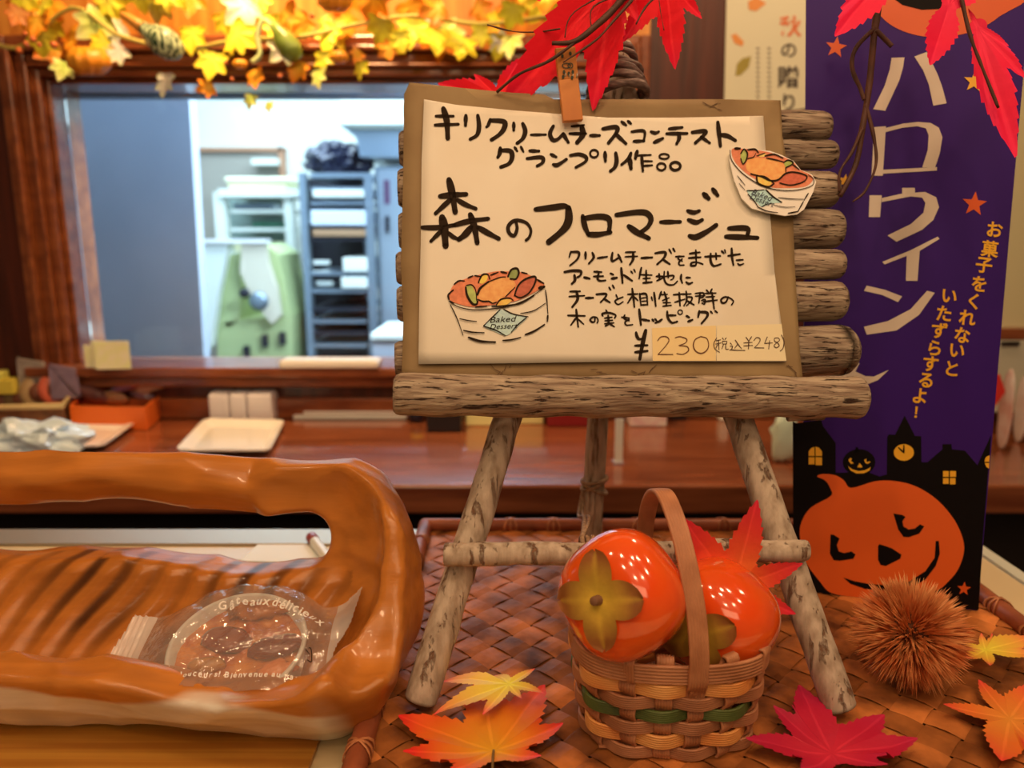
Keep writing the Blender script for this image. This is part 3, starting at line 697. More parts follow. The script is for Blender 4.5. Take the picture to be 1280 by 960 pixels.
draw2(P(820, 300, 9.143), [
 ([(150,105),(175,150)],20), ([(195,95),(215,130)],22), ([(225,190),(320,185)],20), ([(265,180),(255,215),(300,240)],18), ([(300,215),(265,250),(270,285),(320,285)],20),
 ([(385,155),(500,140)],24), ([(375,205),(510,195)],24), ([(455,115),(460,250)],22), ([(460,250),(410,260),(400,290),(450,290),(470,255),(535,275)],22),
 ([(560,190),(735,180)],24), ([(625,155),(625,240),(660,295),(740,275)],26), ([(685,150),(690,220)],22), ([(750,125),(775,150)],22), ([(785,110),(795,145)],18),
 ([(825,180),(960,160)],24), ([(865,95),(870,200),(885,285)],26), ([(920,230),(995,225)],20), ([(935,270),(960,285),(1000,270)],20),
 ([(5,415),(80,415)],24), ([(35,385),(40,450)],22), ([(10,465),(85,430)],20), ([(85,420),(195,405),(195,440),(170,455)],18), ([(135,360),(140,430)],22), ([(95,360),(95,450),(130,505),(200,510),(245,470)],20),
 ([(290,395),(285,440),(300,490)],24), ([(345,430),(390,430)],24), ([(345,480),(375,500),(415,485)],24),
 ([(60,590),(35,670)],22), ([(50,625),(130,620)],16), ([(95,595),(120,680),(118,750)],22), ([(75,690),(150,660)],16), ([(80,715),(165,715)],16), ([(80,755),(175,745)],18),
 ([(200,625),(320,615)],20), ([(265,600),(275,750)],22), ([(215,710),(330,675)],18), ([(300,620),(400,615)],18), ([(345,585),(350,690),(320,750)],20), ([(350,650),(410,655),(400,700),(350,750)],18), ([(350,690),(435,740)],20),
 ([(450,610),(540,605),(540,650),(500,660)],18), ([(450,640),(560,635)],15), ([(505,600),(490,720)],20), ([(520,690),(560,680),(555,730),(525,720)],18), ([(575,570),(600,595)],18), ([(640,560),(620,595)],20), ([(560,610),(685,605)],18), ([(570,650),(670,645)],16), ([(540,705),(700,685)],18), ([(640,600),(665,785)],22),
 ([(825,650),(810,690),(790,715),(755,715),(745,680),(790,650),(850,665),(885,700),(865,740)],20)])
draw2(P(700, 380, 9.143), [
 ([(90,130),(285,135)],22), ([(185,62),(195,150),(208,262)],24), ([(190,150),(125,240)],22), ([(205,170),(270,230)],18), ([(400,160),(395,200),(365,205),(345,180),(375,150),(420,155),(435,190),(425,215)],20),
 ([(525,68),(540,95)],18), ([(490,135),(485,110),(560,100),(635,125),(625,160)],22), ([(510,160),(595,150)],18), ([(515,190),(600,185)],18), ([(510,225),(615,215)],18), ([(550,130),(555,220),(520,250)],24), ([(560,220),(620,258)],20),
 ([(705,150),(790,160)],20), ([(740,125),(735,165),(790,190)],20), ([(790,175),(745,205),(760,240),(830,235)],18), ([(905,60),(925,238)],28), ([(935,175),(1020,190)],26),
 ([(1055,175),(1070,195)],24), ([(1085,170),(1105,190)],22), ([(1165,175),(1130,200),(1090,215)],24),
 ([(870,325),(880,370),(905,400),(945,395)],32), ([(980,300),(945,450),(912,632)],42), ([(858,475),(1000,470)],26), ([(860,550),(1000,535)],30)])
draw2(P(820, 380, 7.111), [
 ([(100,65),(105,120),(140,165),(190,155)],20), ([(110,100),(175,100)],18), ('r',215,72,20,20,11), ([(270,105),(295,118)],20), ([(285,155),(325,140)],20), ([(385,62),(375,115)],20), ([(385,70),(450,75),(455,110),(405,172)],22), ([(485,65),(500,80)],16), ([(525,60),(545,75)],16)])
pieces('brushed_character', PENS, M_ink, SHT, .6)
# price tape
pn = P(0, 0, 1); pn.fill([(815, 410), (895, 407), (895, 451), (816, 451)], .0036); obj('price_tape', pn.g, mat('orange_tape', A(232, 178, 108), .5), ss, label='orange-tinted paper tape with the price')
pn = P(0, 0, 1); pn.fill([(896, 407), (977, 405), (983, 451), (896, 451)], .0036); obj('price_tape', pn.g, mat('pale_tape', A(232, 188, 130), .5), ss, label='pale tape with the price including tax')
pr = draw(P(820, 380, 7.111), [([(15,325),(45,292),(95,292),(115,325),(80,380),(20,446)],10), ([(20,448),(150,448)],10), ([(170,300),(215,290),(272,312),(262,345),(205,368)],10), ([(205,370),(275,378),(288,415),(240,446),(185,440)],10),
 ([(400,288),(350,315),(332,370),(355,420),(405,438),(452,410),(468,360),(450,305),(400,290)],11)], .0039)
obj('price_numerals', pr, M_fineink, SHT)
pr = draw(P(820, 380, 7.111), [([(540,300),(515,350),(525,400),(565,428)],8), ([(535,325),(575,318)],8), ([(530,355),(580,345)],8), ([(555,320),(560,405)],9), ([(550,360),(530,392)],7), ([(590,300),(600,315)],8), ([(625,300),(612,315)],8), ([(590,330),(630,330)],7), ([(630,330),(628,355)],7), ([(628,355),(592,355)],7), ([(592,355),(590,330)],7), ([(600,360),(585,398)],8), ([(620,360),(622,400),(645,400)],8),
 ([(660,345),(672,360)],8), ([(660,375),(680,375),(670,405),(655,410)],8), ([(660,405),(700,410),(790,412)],9), ([(705,320),(735,365),(760,395)],9), ([(728,355),(700,392)],8),
 ([(800,295),(825,330)],9), ([(850,290),(825,330)],9), ([(825,330),(822,400)],9), ([(780,345),(855,340)],8), ([(780,372),(860,368)],8), ([(870,325),(895,298),(925,310),(915,345),(875,388)],8), ([(875,388),(960,390)],8),
 ([(990,292),(965,350)],8), ([(965,350),(1035,345)],8), ([(1010,325),(1002,400)],8), ([(1085,300),(1055,305),(1055,330),(1080,345),(1095,370),(1070,388),(1050,370),(1075,342),(1100,320),(1085,300)],8), ([(1115,275),(1138,330),(1130,390),(1105,418)],9)], .0039)
obj('tax_included_price', pr, mat('fine_pen_ink', A(78, 44, 24), .6), SHT)
# drawing of the dessert
b1 = (550, 325, 8.533); CR = {}
def paint(cfg, shapes, par, nm, off):
    for pts, colr, lay in shapes:
        p_ = Pen(BP, *cfg); p_.fill(pts, off+lay*.00012, smooth=True); obj(nm, p_.g, mat('crayon_%d_%d_%d' % colr, A(*colr), .7, col2=tuple(min(.9, x*1.25+.02) for x in A(*colr)), scale=260), par)
paint(b1, [([(95,380),(150,260),(300,190),(450,150),(600,120),(700,120),(870,130),(1000,180),(1100,240),(1100,280),(980,360),(800,440),(560,480),(350,500),(200,470),(110,430)],(208,104,60),0),
 ([(400,370),(430,300),(520,230),(640,190),(740,190),(800,240),(800,290),(720,370),(620,430),(560,455),(440,430)],(226,136,66),1),
 ([(280,280),(330,270),(370,330),(400,420),(370,475),(320,440),(290,360)],(162,152,68),1), ([(420,240),(450,175),(500,160),(505,205),(460,250)],(236,164,56),2),
 ([(730,170),(770,100),(830,95),(840,150),(800,200),(750,195)],(128,124,58),2), ([(800,340),(850,240),(940,190),(1010,180),(1010,240),(950,350),(860,400),(800,385)],(176,76,46),1),
 ([(600,480),(660,420),(750,420),(760,440),(700,480)],(236,156,60),2), ([(640,528),(780,572),(925,608),(850,690),(760,775),(690,803),(580,760),(470,703),(560,610)],(176,178,156),1)], SHT, 'crayon_patch', OFF)
dr_ = draw(P(*b1), [([(95,440),(200,500),(350,530),(500,525),(700,500),(900,430),(1060,330),(1110,290)],11), ([(1060,300),(1110,285)],34), ([(110,475),(180,620),(245,800)],11), ([(1125,320),(1140,430),(1150,570)],13), ([(1150,590),(1145,655)],18), ([(210,625),(300,645),(390,655)],12), ([(250,750),(350,770),(470,775)],14), ([(305,825),(430,865),(590,875)],22), ([(670,858),(760,850),(860,825)],15), ([(910,795),(1000,760),(1115,688)],18), ([(860,570),(1000,540),(1125,460)],11),
 ([(640,530),(465,700)],12), ([(680,525),(780,575),(940,605)],13), ([(465,705),(600,750),(695,805)],13), ([(925,610),(820,700),(760,770)],12),
 ([(95,420),(90,370),(140,320)],18), ([(150,260),(200,222),(260,222)],14), ([(300,190),(350,168)],16), ([(370,165),(430,175)],14), ([(540,160),(620,130)],14), ([(650,125),(710,138)],18), ([(870,130),(930,145)],14), ([(1040,210),(1105,248)],18),
 ([(275,290),(290,380),(345,465),(390,470),(400,440)],22), ([(280,270),(340,265),(380,320),(390,430)],12), ([(400,370),(430,300),(520,230)],22), ([(520,230),(640,185),(700,180)],12), ([(410,240),(450,160),(510,155),(530,200)],16), ([(400,420),(460,440),(520,440),(560,460),(600,450)],14), ([(700,390),(800,290)],12),
 ([(725,175),(760,105),(820,90),(840,140),(810,200),(750,200)],20), ([(795,380),(830,280),(900,210),(1010,175),(1015,240),(950,350),(860,400),(800,380)],18), ([(555,495),(680,490),(860,460),(1000,380)],16), ([(600,480),(650,420),(740,405),(780,430)],14), ([(380,500),(500,490)],14), ([(105,440),(150,460)],14)], OFF+.0005)
obj('drawing_outline', dr_, M_ink, SHT)
pn = P(*b1); pn.text('Baked', 675, 630, 88, -.05, .3, 0, OFF+.0005, 1.3); pn.text('Dessert', 680, 705, 80, -.05, .3, 0, OFF+.0005, 1.15); obj('drawing_label_words', pn.g, M_ink, SHT)
# cut-out picture taped on the corner
cu_ = thing('dessert_cutout', BP.at(965, 268, .006), 'cut-out crayon picture of a cup dessert stuck over the right edge of the sign', 'picture')
b2 = (900, 175, 9.6); CO = .0085
op = [(120,110),(200,85),(300,100),(450,120),(600,130),(740,180),(880,250),(970,360),(1100,410),(1155,500),(1120,620),(1010,830),(930,890),(780,910),(560,870),(380,820),(260,700),(170,480),(115,250)]
obj('card', prism([BP.at(b2[0]+x/9.6, b2[1]+y/9.6, CO-.0008) for x, y in op], BP.n*-.0009), mat('cutout_paper', A(232, 200, 160), .6), cu_)
obj('tape_pad', prism([BP.at(b2[0]+x/9.6, b2[1]+y/9.6, .0066) for x, y in ((250, 300), (500, 300), (500, 600), (350, 600))], BP.n*-.003), MATS['cutout_paper'], cu_)
paint(b2, [([(140,115),(240,100),(450,122),(600,150),(750,200),(880,262),(950,350),(1090,420),(1110,490),(1000,565),(700,578),(600,560),(440,480),(300,390),(170,250)],(206,104,62),0),
 ([(320,260),(400,215),(520,220),(720,250),(790,330),(790,380),(700,470),(620,480),(500,440),(330,370)],(230,136,64),1), ([(700,480),(780,400),(900,385),(1040,430),(1000,500),(850,540),(720,520)],(188,78,46),1),
 ([(250,150),(290,110),(330,170),(280,280),(250,230)],(160,150,66),1), ([(770,270),(850,250),(870,280),(800,330)],(150,142,56),2), ([(440,440),(530,450),(620,510),(570,555),(470,520)],(236,164,64),2), ([(470,170),(540,160),(550,190),(480,205)],(232,170,80),1), ([(320,605),(430,605),(540,598),(640,670),(740,745),(620,760),(500,800),(430,740)],(168,180,170),1)], cu_, 'crayon_patch', CO-.0007)
dr_ = draw(P(*b2), [([(120,120),(140,240),(260,390),(440,515),(600,580),(780,605),(950,595),(1105,545),(1125,470),(1060,420)],11), ([(180,100),(240,100)],26), ([(250,160),(290,110),(330,165),(310,250),(275,285),(250,220)],16), ([(335,115),(420,110),(460,150)],18), ([(330,220),(400,205),(430,160)],12), ([(440,190),(540,155)],12), ([(540,190),(650,170),(755,215)],16), ([(560,215),(680,240),(770,265)],14), ([(770,265),(820,240),(875,265),(860,295),(790,330)],16), ([(870,290),(950,350)],14), ([(370,405),(500,440),(600,485),(700,475),(790,400),(900,385),(1040,430),(1000,500),(850,540),(720,515)],17), ([(790,330),(790,385)],12),
 ([(440,440),(460,520),(580,560),(650,520)],20), ([(440,430),(540,440),(640,510)],14), ([(550,595),(640,680),(740,745)],16), ([(320,605),(430,605),(530,595)],12), ([(335,650),(410,730),(455,800)],12), ([(500,800),(560,770),(630,760)],9), ([(450,800),(560,850),(690,870)],12), ([(820,878),(940,855)],14), ([(1060,640),(1010,720)],14), ([(1000,740),(940,850)],14), ([(700,690),(850,705),(1000,710)],10), ([(650,780),(780,805),(900,800)],8), ([(210,430),(300,540)],9), ([(230,520),(300,600)],7)], CO-.0001)
obj('drawing_outline', dr_, M_ink, cu_)
pn = P(*b2); pn.text('Baked', 510, 660, 105, .35, .3, 0, CO-.0001); pn.text('Dessert', 510, 725, 95, .35, .3, 0, CO-.0001); obj('drawing_label_words', pn.g, mat('blue_black_ink', A(60, 60, 62), .6), cu_)
# clothespin
cp_ = thing('clothespin', BP.at(714, 150, .006), 'small orange-brown wooden clothespin clamping the top of the sign', 'clothespin')
M_pin = mat('pin_wood', A(205, 110, 38), .5, col2=A(180, 90, 30), scale=30, stretch=(1, 1, .2))
def bar(p, q, wd, dep, par, nm, m):
    p, q = Vector(p), Vector(q); d_ = (q-p); L_ = d_.length; d_.normalize(); n_ = BP.n; s_ = d_.cross(n_).normalized(); n2 = s_.cross(d_)
    M_ = Matrix((s_, n2, d_)).transposed(); return obj(nm, box(p.lerp(q, .5), (wd, dep, L_), M=M_), m, par, bevel=.0006)
bar(BP.at(716, 152, .009), BP.at(710, 100, .015), .0155, .005, cp_, 'jaw', M_pin); bar(BP.at(710, 100, .015), BP.at(706, 60, .023), .0155, .005, cp_, 'jaw', M_pin)
bar(BP.at(716, 150, -.0035), BP.at(706, 62, -.012), .0155, .005, cp_, 'jaw', M_pin)
c = BP.at(711, 104, .007); mb = MB()
for k in range(4):
    cc = c+BP.e1*(-.0045+.003*k); mb.add(tube([cc+BP.n*(.012*math.cos(t))+BP.e2*(.0035*math.sin(t)) for t in [2*PI*q/14 for q in range(15)]], .0006, 6))
obj('spring', mb, M_metal, cp_, True)
pc = Plane(BP.at(710, 100, .0176), BP.at(730, 100, .0176), BP.at(706, 60, .0256)); pn = Pen(pc)
for x, y in ((703, 70), (713, 67), (705, 90), (711, 92), (716, 90), (704, 96), (715, 97)): pn.disc(x, y, 1.8, 2.6, .0002, 8)
pn.ring(708, 82, 5, 3, 1.2, .0002); pn.ring(713, 82, 3, 3, 1.2, .0002); obj('painted_marks', pn.g, mat('green_black_paint', A(50, 46, 24), .5), cp_)
# ================================================================ HALLOWEEN BANNER
nb = at_z(1003, 738, .001); nr = at_z(1222, 763, .001)
NP = Plane(nb, nr, at_y(1288, 0, .668))
hb = thing('halloween_banner', (nb+nr)/2, 'tall purple Halloween banner board with white Japanese letters and an orange pumpkin', 'banner')
edge = [(1003, 738), (1222, 763), (1262, 290), (1291, -50), (1012, -50), (1006, 400), (992, 560), (996, 640)]
edge = [(1003, 738), (1222, 763), (1262, 290), (1292, -50), (1008, -50)]
HBB = obj('board', prism([NP.at(*q, 0) for q in edge], NP.n*-.003), mat('banner_purple', A(50, 12, 78), .5, spec=.25), hb)
def art(nm, m, fn, off, gap=-1): p_ = Pen(NP); fn(p_, off); pieces(nm, [p_], m, HBB, gap)
M_black = mat('banner_black', (.003, .002, .003), .6, spec=.15); M_or = mat('banner_orange', A(212, 74, 18), .4); M_bw = mat('banner_cream', A(208, 168, 130), .4)
M_yo = mat('banner_yellow', A(240, 150, 30), .4); M_ro = mat('banner_red_orange', A(226, 84, 24), .4)
def zz(pts, ox, oy, k): return [(ox+x/k, oy+y/k) for x, y in pts]
def sil(p_, off):
    p_.fill(zz([(3,25),(20,35),(140,18),(150,50),(210,130),(210,272),(250,272),(345,262),(420,290),(455,280),(457,100),(465,88),(495,90),(541,-2),(590,95),(620,97),(622,222),(650,222),(722,160),(722,135),(765,135),(768,160),(830,166),(890,236),(956,90),(915,600),(896,932),(40,838),(5,560)],990,520,3.84), off)
    p_.disc(990+322/3.84, 520+222/3.84, 20.5, 16.5, off+.00003); p_.rect(990+305/3.84, 520+150/3.84, 990+318/3.84, 520+175/3.84, off+.00003)
art('printed_castle_silhouette', M_black, sil, .0002, 5)
def big(p_, off):
    p_.fill(zz([(120,290),(150,278),(210,285),(250,310),(285,345),(400,313),(500,313),(600,340),(700,405),(780,500),(820,590),(824,660),(795,740),(745,800),(700,835),(600,862),(400,880),(320,870),(190,850),(130,790),(60,690),(38,580),(45,510),(90,440),(185,385),(185,350),(160,310)],990,520,3.84), off, True)
art('printed_pumpkin', M_ro, big, .0004)
def face(p_, off):
    for s_ in ([(185,568),(200,570),(228,588),(215,620),(225,650),(250,658),(285,650),(305,665),(295,685),(230,695),(200,692),(182,660)],[(487,468),(530,475),(545,485),(530,505),(535,530),(560,545),(590,540),(615,520),(635,530),(610,565),(560,582),(535,580),(510,545)],[(413,625),(420,615),(480,635),(525,665),(520,685),(450,720),(425,715),(413,690)],[(245,775),(300,793),(370,806),(450,812),(560,796),(640,745),(685,680),(690,600),(705,600),(710,660),(690,720),(640,785),(560,830),(450,838),(350,830),(280,805)]):
        p_.fill(zz(s_, 990, 520, 3.84), off)
art('printed_face_feature', M_black, face, .0006)
def yel(p_, off):
    k = 3.84; X = lambda x: 990+x/k; Y_ = lambda y: 520+y/k
    for x0, y0, x1, y1 in ((80,198,108,232),(113,198,144,236),(725,264,752,292),(758,264,787,292),(725,298,752,326),(758,298,785,328)): p_.rect(X(x0), Y_(y0), X(x1), Y_(y1), off)
    p_.fill(zz([(80,192),(80,170),(92,154),(108,148),(108,192)],990,520,k), off); p_.fill(zz([(113,192),(113,147),(130,152),(144,170),(144,192)],990,520,k), off)
    p_.fill(zz([(925,220),(928,200),(942,190),(949,190),(947,220)],990,520,k), off); p_.fill(zz([(925,226),(947,226),(945,252),(934,246)],990,520,k), off)
    p_.disc(X(537), Y_(175), 12.6, 10.4, off)
    p_.fill(zz([(270,212),(280,200),(288,206),(282,216),(292,222),(296,228),(282,230)],990,520,k), off); p_.fill(zz([(346,210),(358,206),(356,216),(364,222),(372,216),(376,222),(364,230),(352,226)],990,520,k), off)
    p_.fill(zz([(313,246),(324,225),(338,242),(334,248)],990,520,k), off); p_.fill(zz([(268,240),(290,256),(320,264),(350,260),(378,246),(372,262),(345,275),(310,276),(282,262)],990,520,k), off)
art('printed_window_pane', M_yo, yel, .0006)
def hands(p_, off):
    p_.stroke([(990+537/3.84, 520+176/3.84), (990+537/3.84, 520+142/3.84)], 2.2, off); p_.stroke([(990+537/3.84, 520+176/3.84), (990+512/3.84, 520+152/3.84)], 2.2, off)
art('printed_clock_hands', M_black, hands, .0008, 3)
def hal(p_, off):
    a, b, c = (1060, 50, 4.363), (940, 220, 2.8235), 0
    for s_, z_ in (([(238,97),(308,95),(300,150),(280,220),(203,386),(138,377),(200,250),(228,160)], a), ([(362,90),(430,65),(490,190),(515,260),(538,345),(465,358),(440,240),(410,165)], a),
        ([(142,475),(207,470),(190,740),(128,740)], a), ([(205,480),(300,456),(380,447),(450,452),(495,478),(515,530),(500,620),(475,695),(405,695),(435,600),(440,520),(425,482),(380,470),(300,478),(205,502)], a), ([(190,708),(485,693),(485,712),(190,729)], a),
        ([(415,68),(458,68),(452,145),(412,145)], b), ([(530,42),(575,42),(575,60),(530,62)], b), ([(458,78),(530,62),(610,56),(650,75),(660,110),(640,155),(600,190),(510,232),(478,210),(560,170),(605,130),(612,95),(600,76),(560,72),(458,92)], b),
        ([(460,303),(560,262),(655,214),(662,222),(592,264),(584,370),(543,370),(546,282),(468,312)], b), ([(395,405),(405,387),(470,402),(530,425),(515,445),(460,420)], b), ([(395,532),(480,512),(560,470),(618,405),(645,412),(590,490),(510,545),(405,560)], b),
        ([(180,690),(250,665),(380,660),(365,690),(400,706),(430,708),(483,684),(445,720),(408,735),(400,765),(380,782),(378,838),(300,842),(180,800)], b)):
        p_.fill(zz(s_, *z_), off)
art('printed_title_letter', M_bw, hal, .0003, 2)
def st1(p_, off):
    for x, y, r_, ro in ((1045, 59, 14, .15), (1218, 255, 16, .1), (1251, 142, 9, .2), (1205, 736, 9, .1)): p_.star(x, y, r_, ro, off)
    p_.fill([(1085,-6),(1094,12),(1112,30),(1135,41),(1160,46),(1190,45),(1222,37),(1250,20),(1275,-6)], off, True)
    p_.fill([(1066,-50),(1300,-50),(1290,-30),(1275,-6),(1085,-6)], off)
art('printed_orange_shape', M_or, st1, .0003)
def st2(p_, off):
    for x, y, r_, ro in ((1218, 102, 14, .1), (1056, 226, 9, .2)): p_.star(x, y, r_, ro, off)
    for s_, pos in (('お菓子をくれないと', ((630,92),(608,175),(583,245),(562,325),(538,400),(512,470),(490,545),(468,612),(446,688))), ('いたずらするよ！', ((435,378),(412,452),(392,525),(372,600),(354,668),(334,738),(308,805),(292,875)))):
        for ch, (x, y) in zip(s_, pos): p_.text(ch, 1060+x/3.4286, 260+y/3.4286, 21.5 if ch != '！' else 18, .12, 0, .025, off)
art('printed_yellow_character', M_yo, st2, .0006)
def st3(p_, off): p_.fill([(1112,-6),(1128,6),(1152,12),(1176,11),(1194,-6),(1190,-14),(1115,-14)], off)
art('printed_mouth', M_black, st3, .0006)
# poster on the wall
QP = Plane(Vector((0, YW-.004, 0)), Vector((1, YW-.004, 0)), Vector((0, YW-.004, 1)))
q = [(909, -40), (1030, -40), (1030, 132), (905, 150)]
po = thing('autumn_poster', QP.at(960, 140), 'cream autumn gift poster with orange and black Japanese characters on the dark wall', 'poster')
obj('sheet', prism([QP.at(*z) for z in q], Vector((0, .002, 0))), mat('poster_paper', A(208, 178, 130), .6), po)
def wart(nm, m, fn): p_ = Pen(QP); fn(p_); pieces(nm, [p_], m, po, .3)
wart('printed_character', mat('poster_orange', A(205, 96, 48), .6), lambda p_: p_.text('秋', 988, 33, 27, 0, 0, .03, .0006))
wart('printed_character', mat('poster_black', A(60, 42, 30), .6), lambda p_: [p_.text(c_, x, y, s_, 0, 0, .02, .0006) for c_, x, y, s_ in (('の', 986, 63, 22), ('贈', 985, 96, 29), ('り', 986, 128, 24))])
wart('printed_small_print', mat('poster_grey', A(120, 98, 75), .6), lambda p_: [p_.stroke([(x, 60+6*k), (x+3, 61+6*k)], 2.4, .0006) for x in (946, 960) for k in range(12)])
wart('printed_leaf', mat('poster_leaf', A(212, 120, 50), .6), lambda p_: (p_.fill([(914, 44), (920, 42), (930, 52), (928, 58), (918, 54)], .0006), p_.fill([(935, 2), (945, -4), (958, 4), (945, 14), (936, 12)], .0006)))
wart('printed_leaf', mat('poster_leaf2', A(150, 118, 40), .6), lambda p_: p_.fill([(939, 70), (936, 84), (926, 94), (919, 95), (921, 80), (928, 73)], .0006))

# ================================================================ CARVED WOODEN BOWL (signed distance field -> surface nets)
def surface_nets(Fn, org, h):
    nx, ny, nz = Fn.shape; ins = Fn < 0
    cs = np.zeros((nx-1, ny-1, nz-1)); acc = np.zeros((nx-1, ny-1, nz-1, 3))
    cor_ = [(i, j, k) for i in (0, 1) for j in (0, 1) for k in (0, 1)]
    for a_ in range(8):
        for b_ in range(a_+1, 8):
            A_, B2 = cor_[a_], cor_[b_]
            if sum(abs(x-y) for x, y in zip(A_, B2)) != 1: continue
            fa = Fn[A_[0]:nx-1+A_[0], A_[1]:ny-1+A_[1], A_[2]:nz-1+A_[2]]; fb = Fn[B2[0]:nx-1+B2[0], B2[1]:ny-1+B2[1], B2[2]:nz-1+B2[2]]
            cr = (fa < 0) != (fb < 0); t = np.where(cr, fa/np.where(cr, fa-fb, 1), 0)
            cs += cr
            for ax in range(3): acc[..., ax] += np.where(cr, A_[ax]+t*(B2[ax]-A_[ax]), 0)
    act = cs > 0; idx = -np.ones(act.shape, int); idx[act] = np.arange(act.sum()); ii = np.argwhere(act)
    V = (ii+acc[act]/cs[act][:, None])*h+np.array(org); Fc = []
    for ax in range(3):
        sl0 = [slice(None)]*3; sl1 = [slice(None)]*3; sl0[ax] = slice(0, -1); sl1[ax] = slice(1, None)
        a_ = ins[tuple(sl0)]; b_ = ins[tuple(sl1)]; e_ = np.argwhere(a_ != b_); o1, o2 = [x for x in range(3) if x != ax]
        e_ = e_[(e_[:, o1] > 0) & (e_[:, o2] > 0) & (e_[:, o1] < Fn.shape[o1]-1) & (e_[:, o2] < Fn.shape[o2]-1)]
        def cell(d1, d2): c_ = e_.copy(); c_[:, o1] -= d1; c_[:, o2] -= d2; return idx[c_[:, 0], c_[:, 1], c_[:, 2]]
        qd = np.stack([cell(1, 1), cell(0, 1), cell(0, 0), cell(1, 0)], 1); fl_ = a_[e_[:, 0], e_[:, 1], e_[:, 2]]
        if ax == 1: fl_ = ~fl_
        qd[~fl_] = qd[~fl_][:, ::-1]; Fc.append(qd)
    return V, np.concatenate(Fc)
h = .0023; x0, y0, z0 = -.53, -.012, -.012
xs = np.arange(x0, .014, h); ys = np.arange(y0, .188, h); zs = np.arange(z0, .196, h)
Xg, Yg, Zg = np.meshgrid(xs, ys, zs, indexing='ij')
def nz3(f_, s_): return np.sin(Xg*f_+s_)*np.cos(Yg*f_*1.3+s_*2)+np.sin(Zg*f_*1.1+s_*3+Xg*f_*.4)*.7
wx = .0035*nz3(38, 1); wy = .003*nz3(45, 2.2); wz = .003*nz3(31, .6)
X, Y, Z = Xg+wx, Yg+wy, Zg+wz
def rr(x, y, x0, x1, y0, y1, r):
    qx = np.abs(x-(x0+x1)/2)-(x1-x0)/2+r; qy = np.abs(y-(y0+y1)/2)-(y1-y0)/2+r
    return np.minimum(np.maximum(qx, qy), 0)+np.hypot(np.maximum(qx, 0), np.maximum(qy, 0))-r
def smax(a, b, k): hh = np.clip(.5+.5*(a-b)/k, 0, 1); return b+(a-b)*hh+k*hh*(1-hh)
def sstep(t): t = np.clip(t, 0, 1); return t*t*(3-2*t)
BH = .168
plan = rr(X, Y, -.52, 0, 0, .17, .062)+.038*np.clip(1-Z/.075, 0, 1)**1.8
sil_ = rr(X, Z, -.52, 0, -.15, BH, .072)
rim = .058+.006*np.sin(Xg*24+1.0)+.003*np.sin(Xg*60)+.013*np.exp(-((Xg+.046)/.013)**2)
hy = rim+(BH+.01-rim)*sstep((Y-.035)/.105)
top = (Z-hy)*.72
outer = smax(smax(smax(plan, sil_, .012), top, .008), -Z, .006)
gou = .0046*(1-np.abs(np.cos(PI*(Xg-.42*Zg-.30*Yg+.004*np.sin(Zg*60+Xg*25))/.027))**1.5)
cav = smax(rr(X, Y, -.488, -.021, .019, .140, .060)+.060*np.clip(1-(Z-.014)/.115, 0, 1)**2, .014-Z, .012)+gou*np.clip((Yg-.06)/.03, 0, 1)*np.clip((.088-Zg)/.01, 0, 1)
body = smax(outer, -cav, .006)
rz_ = .150+.005*np.sin(Xg*21+.6)+.0015*np.sin(Xg*61); rel = .06*np.clip((X+.150)/.11, 0, 1)
outer = smax(outer, (Zg-rz_)*.70-(Yg-.140)*.71-rel-.3*np.clip((.125-Zg)/.03, 0, 1), .004)
outer = smax(outer, -(Yg-.138)*.9-(Zg-rz_)*.43-rel-.3*np.clip((.124-Zg)/.03, 0, 1), .004)
body = smax(outer, -cav, .006)
slot = smax(rr(X, Zg+.004*np.sin(Xg*30), -.452, -.083, .083, .124, .019), .11-Y, .006)
body = smax(body, -slot, .008)
msk = np.abs(body) < .009; PT = np.stack([Xg[msk]/.058, Yg[msk]/.032, Zg[msk]/.034], 1); cell_ = np.floor(PT).astype(int); f1 = np.full(len(PT), 9.)
def hsh(c_, k): return np.modf(np.abs(np.sin(c_[:, 0]*127.1+c_[:, 1]*311.7+c_[:, 2]*74.7+k*19.3)*43758.5453))[0]
for i in (-1, 0, 1):
    for j in (-1, 0, 1):
        for k in (-1, 0, 1):
            cc = cell_+np.array([i, j, k]); d_ = cc+np.stack([hsh(cc, 1), hsh(cc, 2), hsh(cc, 3)], 1)-PT; f1 = np.minimum(f1, (d_**2).sum(1))
calm = np.clip((Yg[msk]-.06)/.03, 0, 1)*np.clip((.088-Zg[msk])/.01, 0, 1)*np.clip((.16-Yg[msk])/.01, 0, 1)
body[msk] -= (.0068*np.clip(f1, 0, 1.1)-.0034)*(1-.8*calm)*(1-.45*np.clip((Zg[msk]-.11)/.02, 0, 1)*np.clip((-.12-Xg[msk])/.03, 0, 1))
V_, F_ = surface_nets(body, (x0, y0, z0), h)
rotb = math.radians(-5); cR, sR = math.cos(rotb), math.sin(rotb); borg = Vector((-.076, .424, ZS+.0045))
VW = np.stack([V_[:, 0]*cR-V_[:, 1]*sR, V_[:, 0]*sR+V_[:, 1]*cR, V_[:, 2]], 1)+np.array(borg)
me = bpy.data.meshes.new('carved_bowl'); bc = Vector((-.28, .52, borg.z))
me.from_pydata((VW-np.array(bc)).tolist(), [], F_.tolist()); me.polygons.foreach_set('use_smooth', [True]*len(me.polygons))
x_, y_, z_ = V_[:, 0], V_[:, 1], V_[:, 2]
pale = np.clip((.016+.055*np.clip(1-z_/.05, 0, 1)-y_+.004*np.sin(x_*33))/.004, 0, 1)*np.clip((.047-z_+.005*np.sin(x_*40))/.004, 0, 1)*np.clip((-.03-x_)/.02, 0, 1)
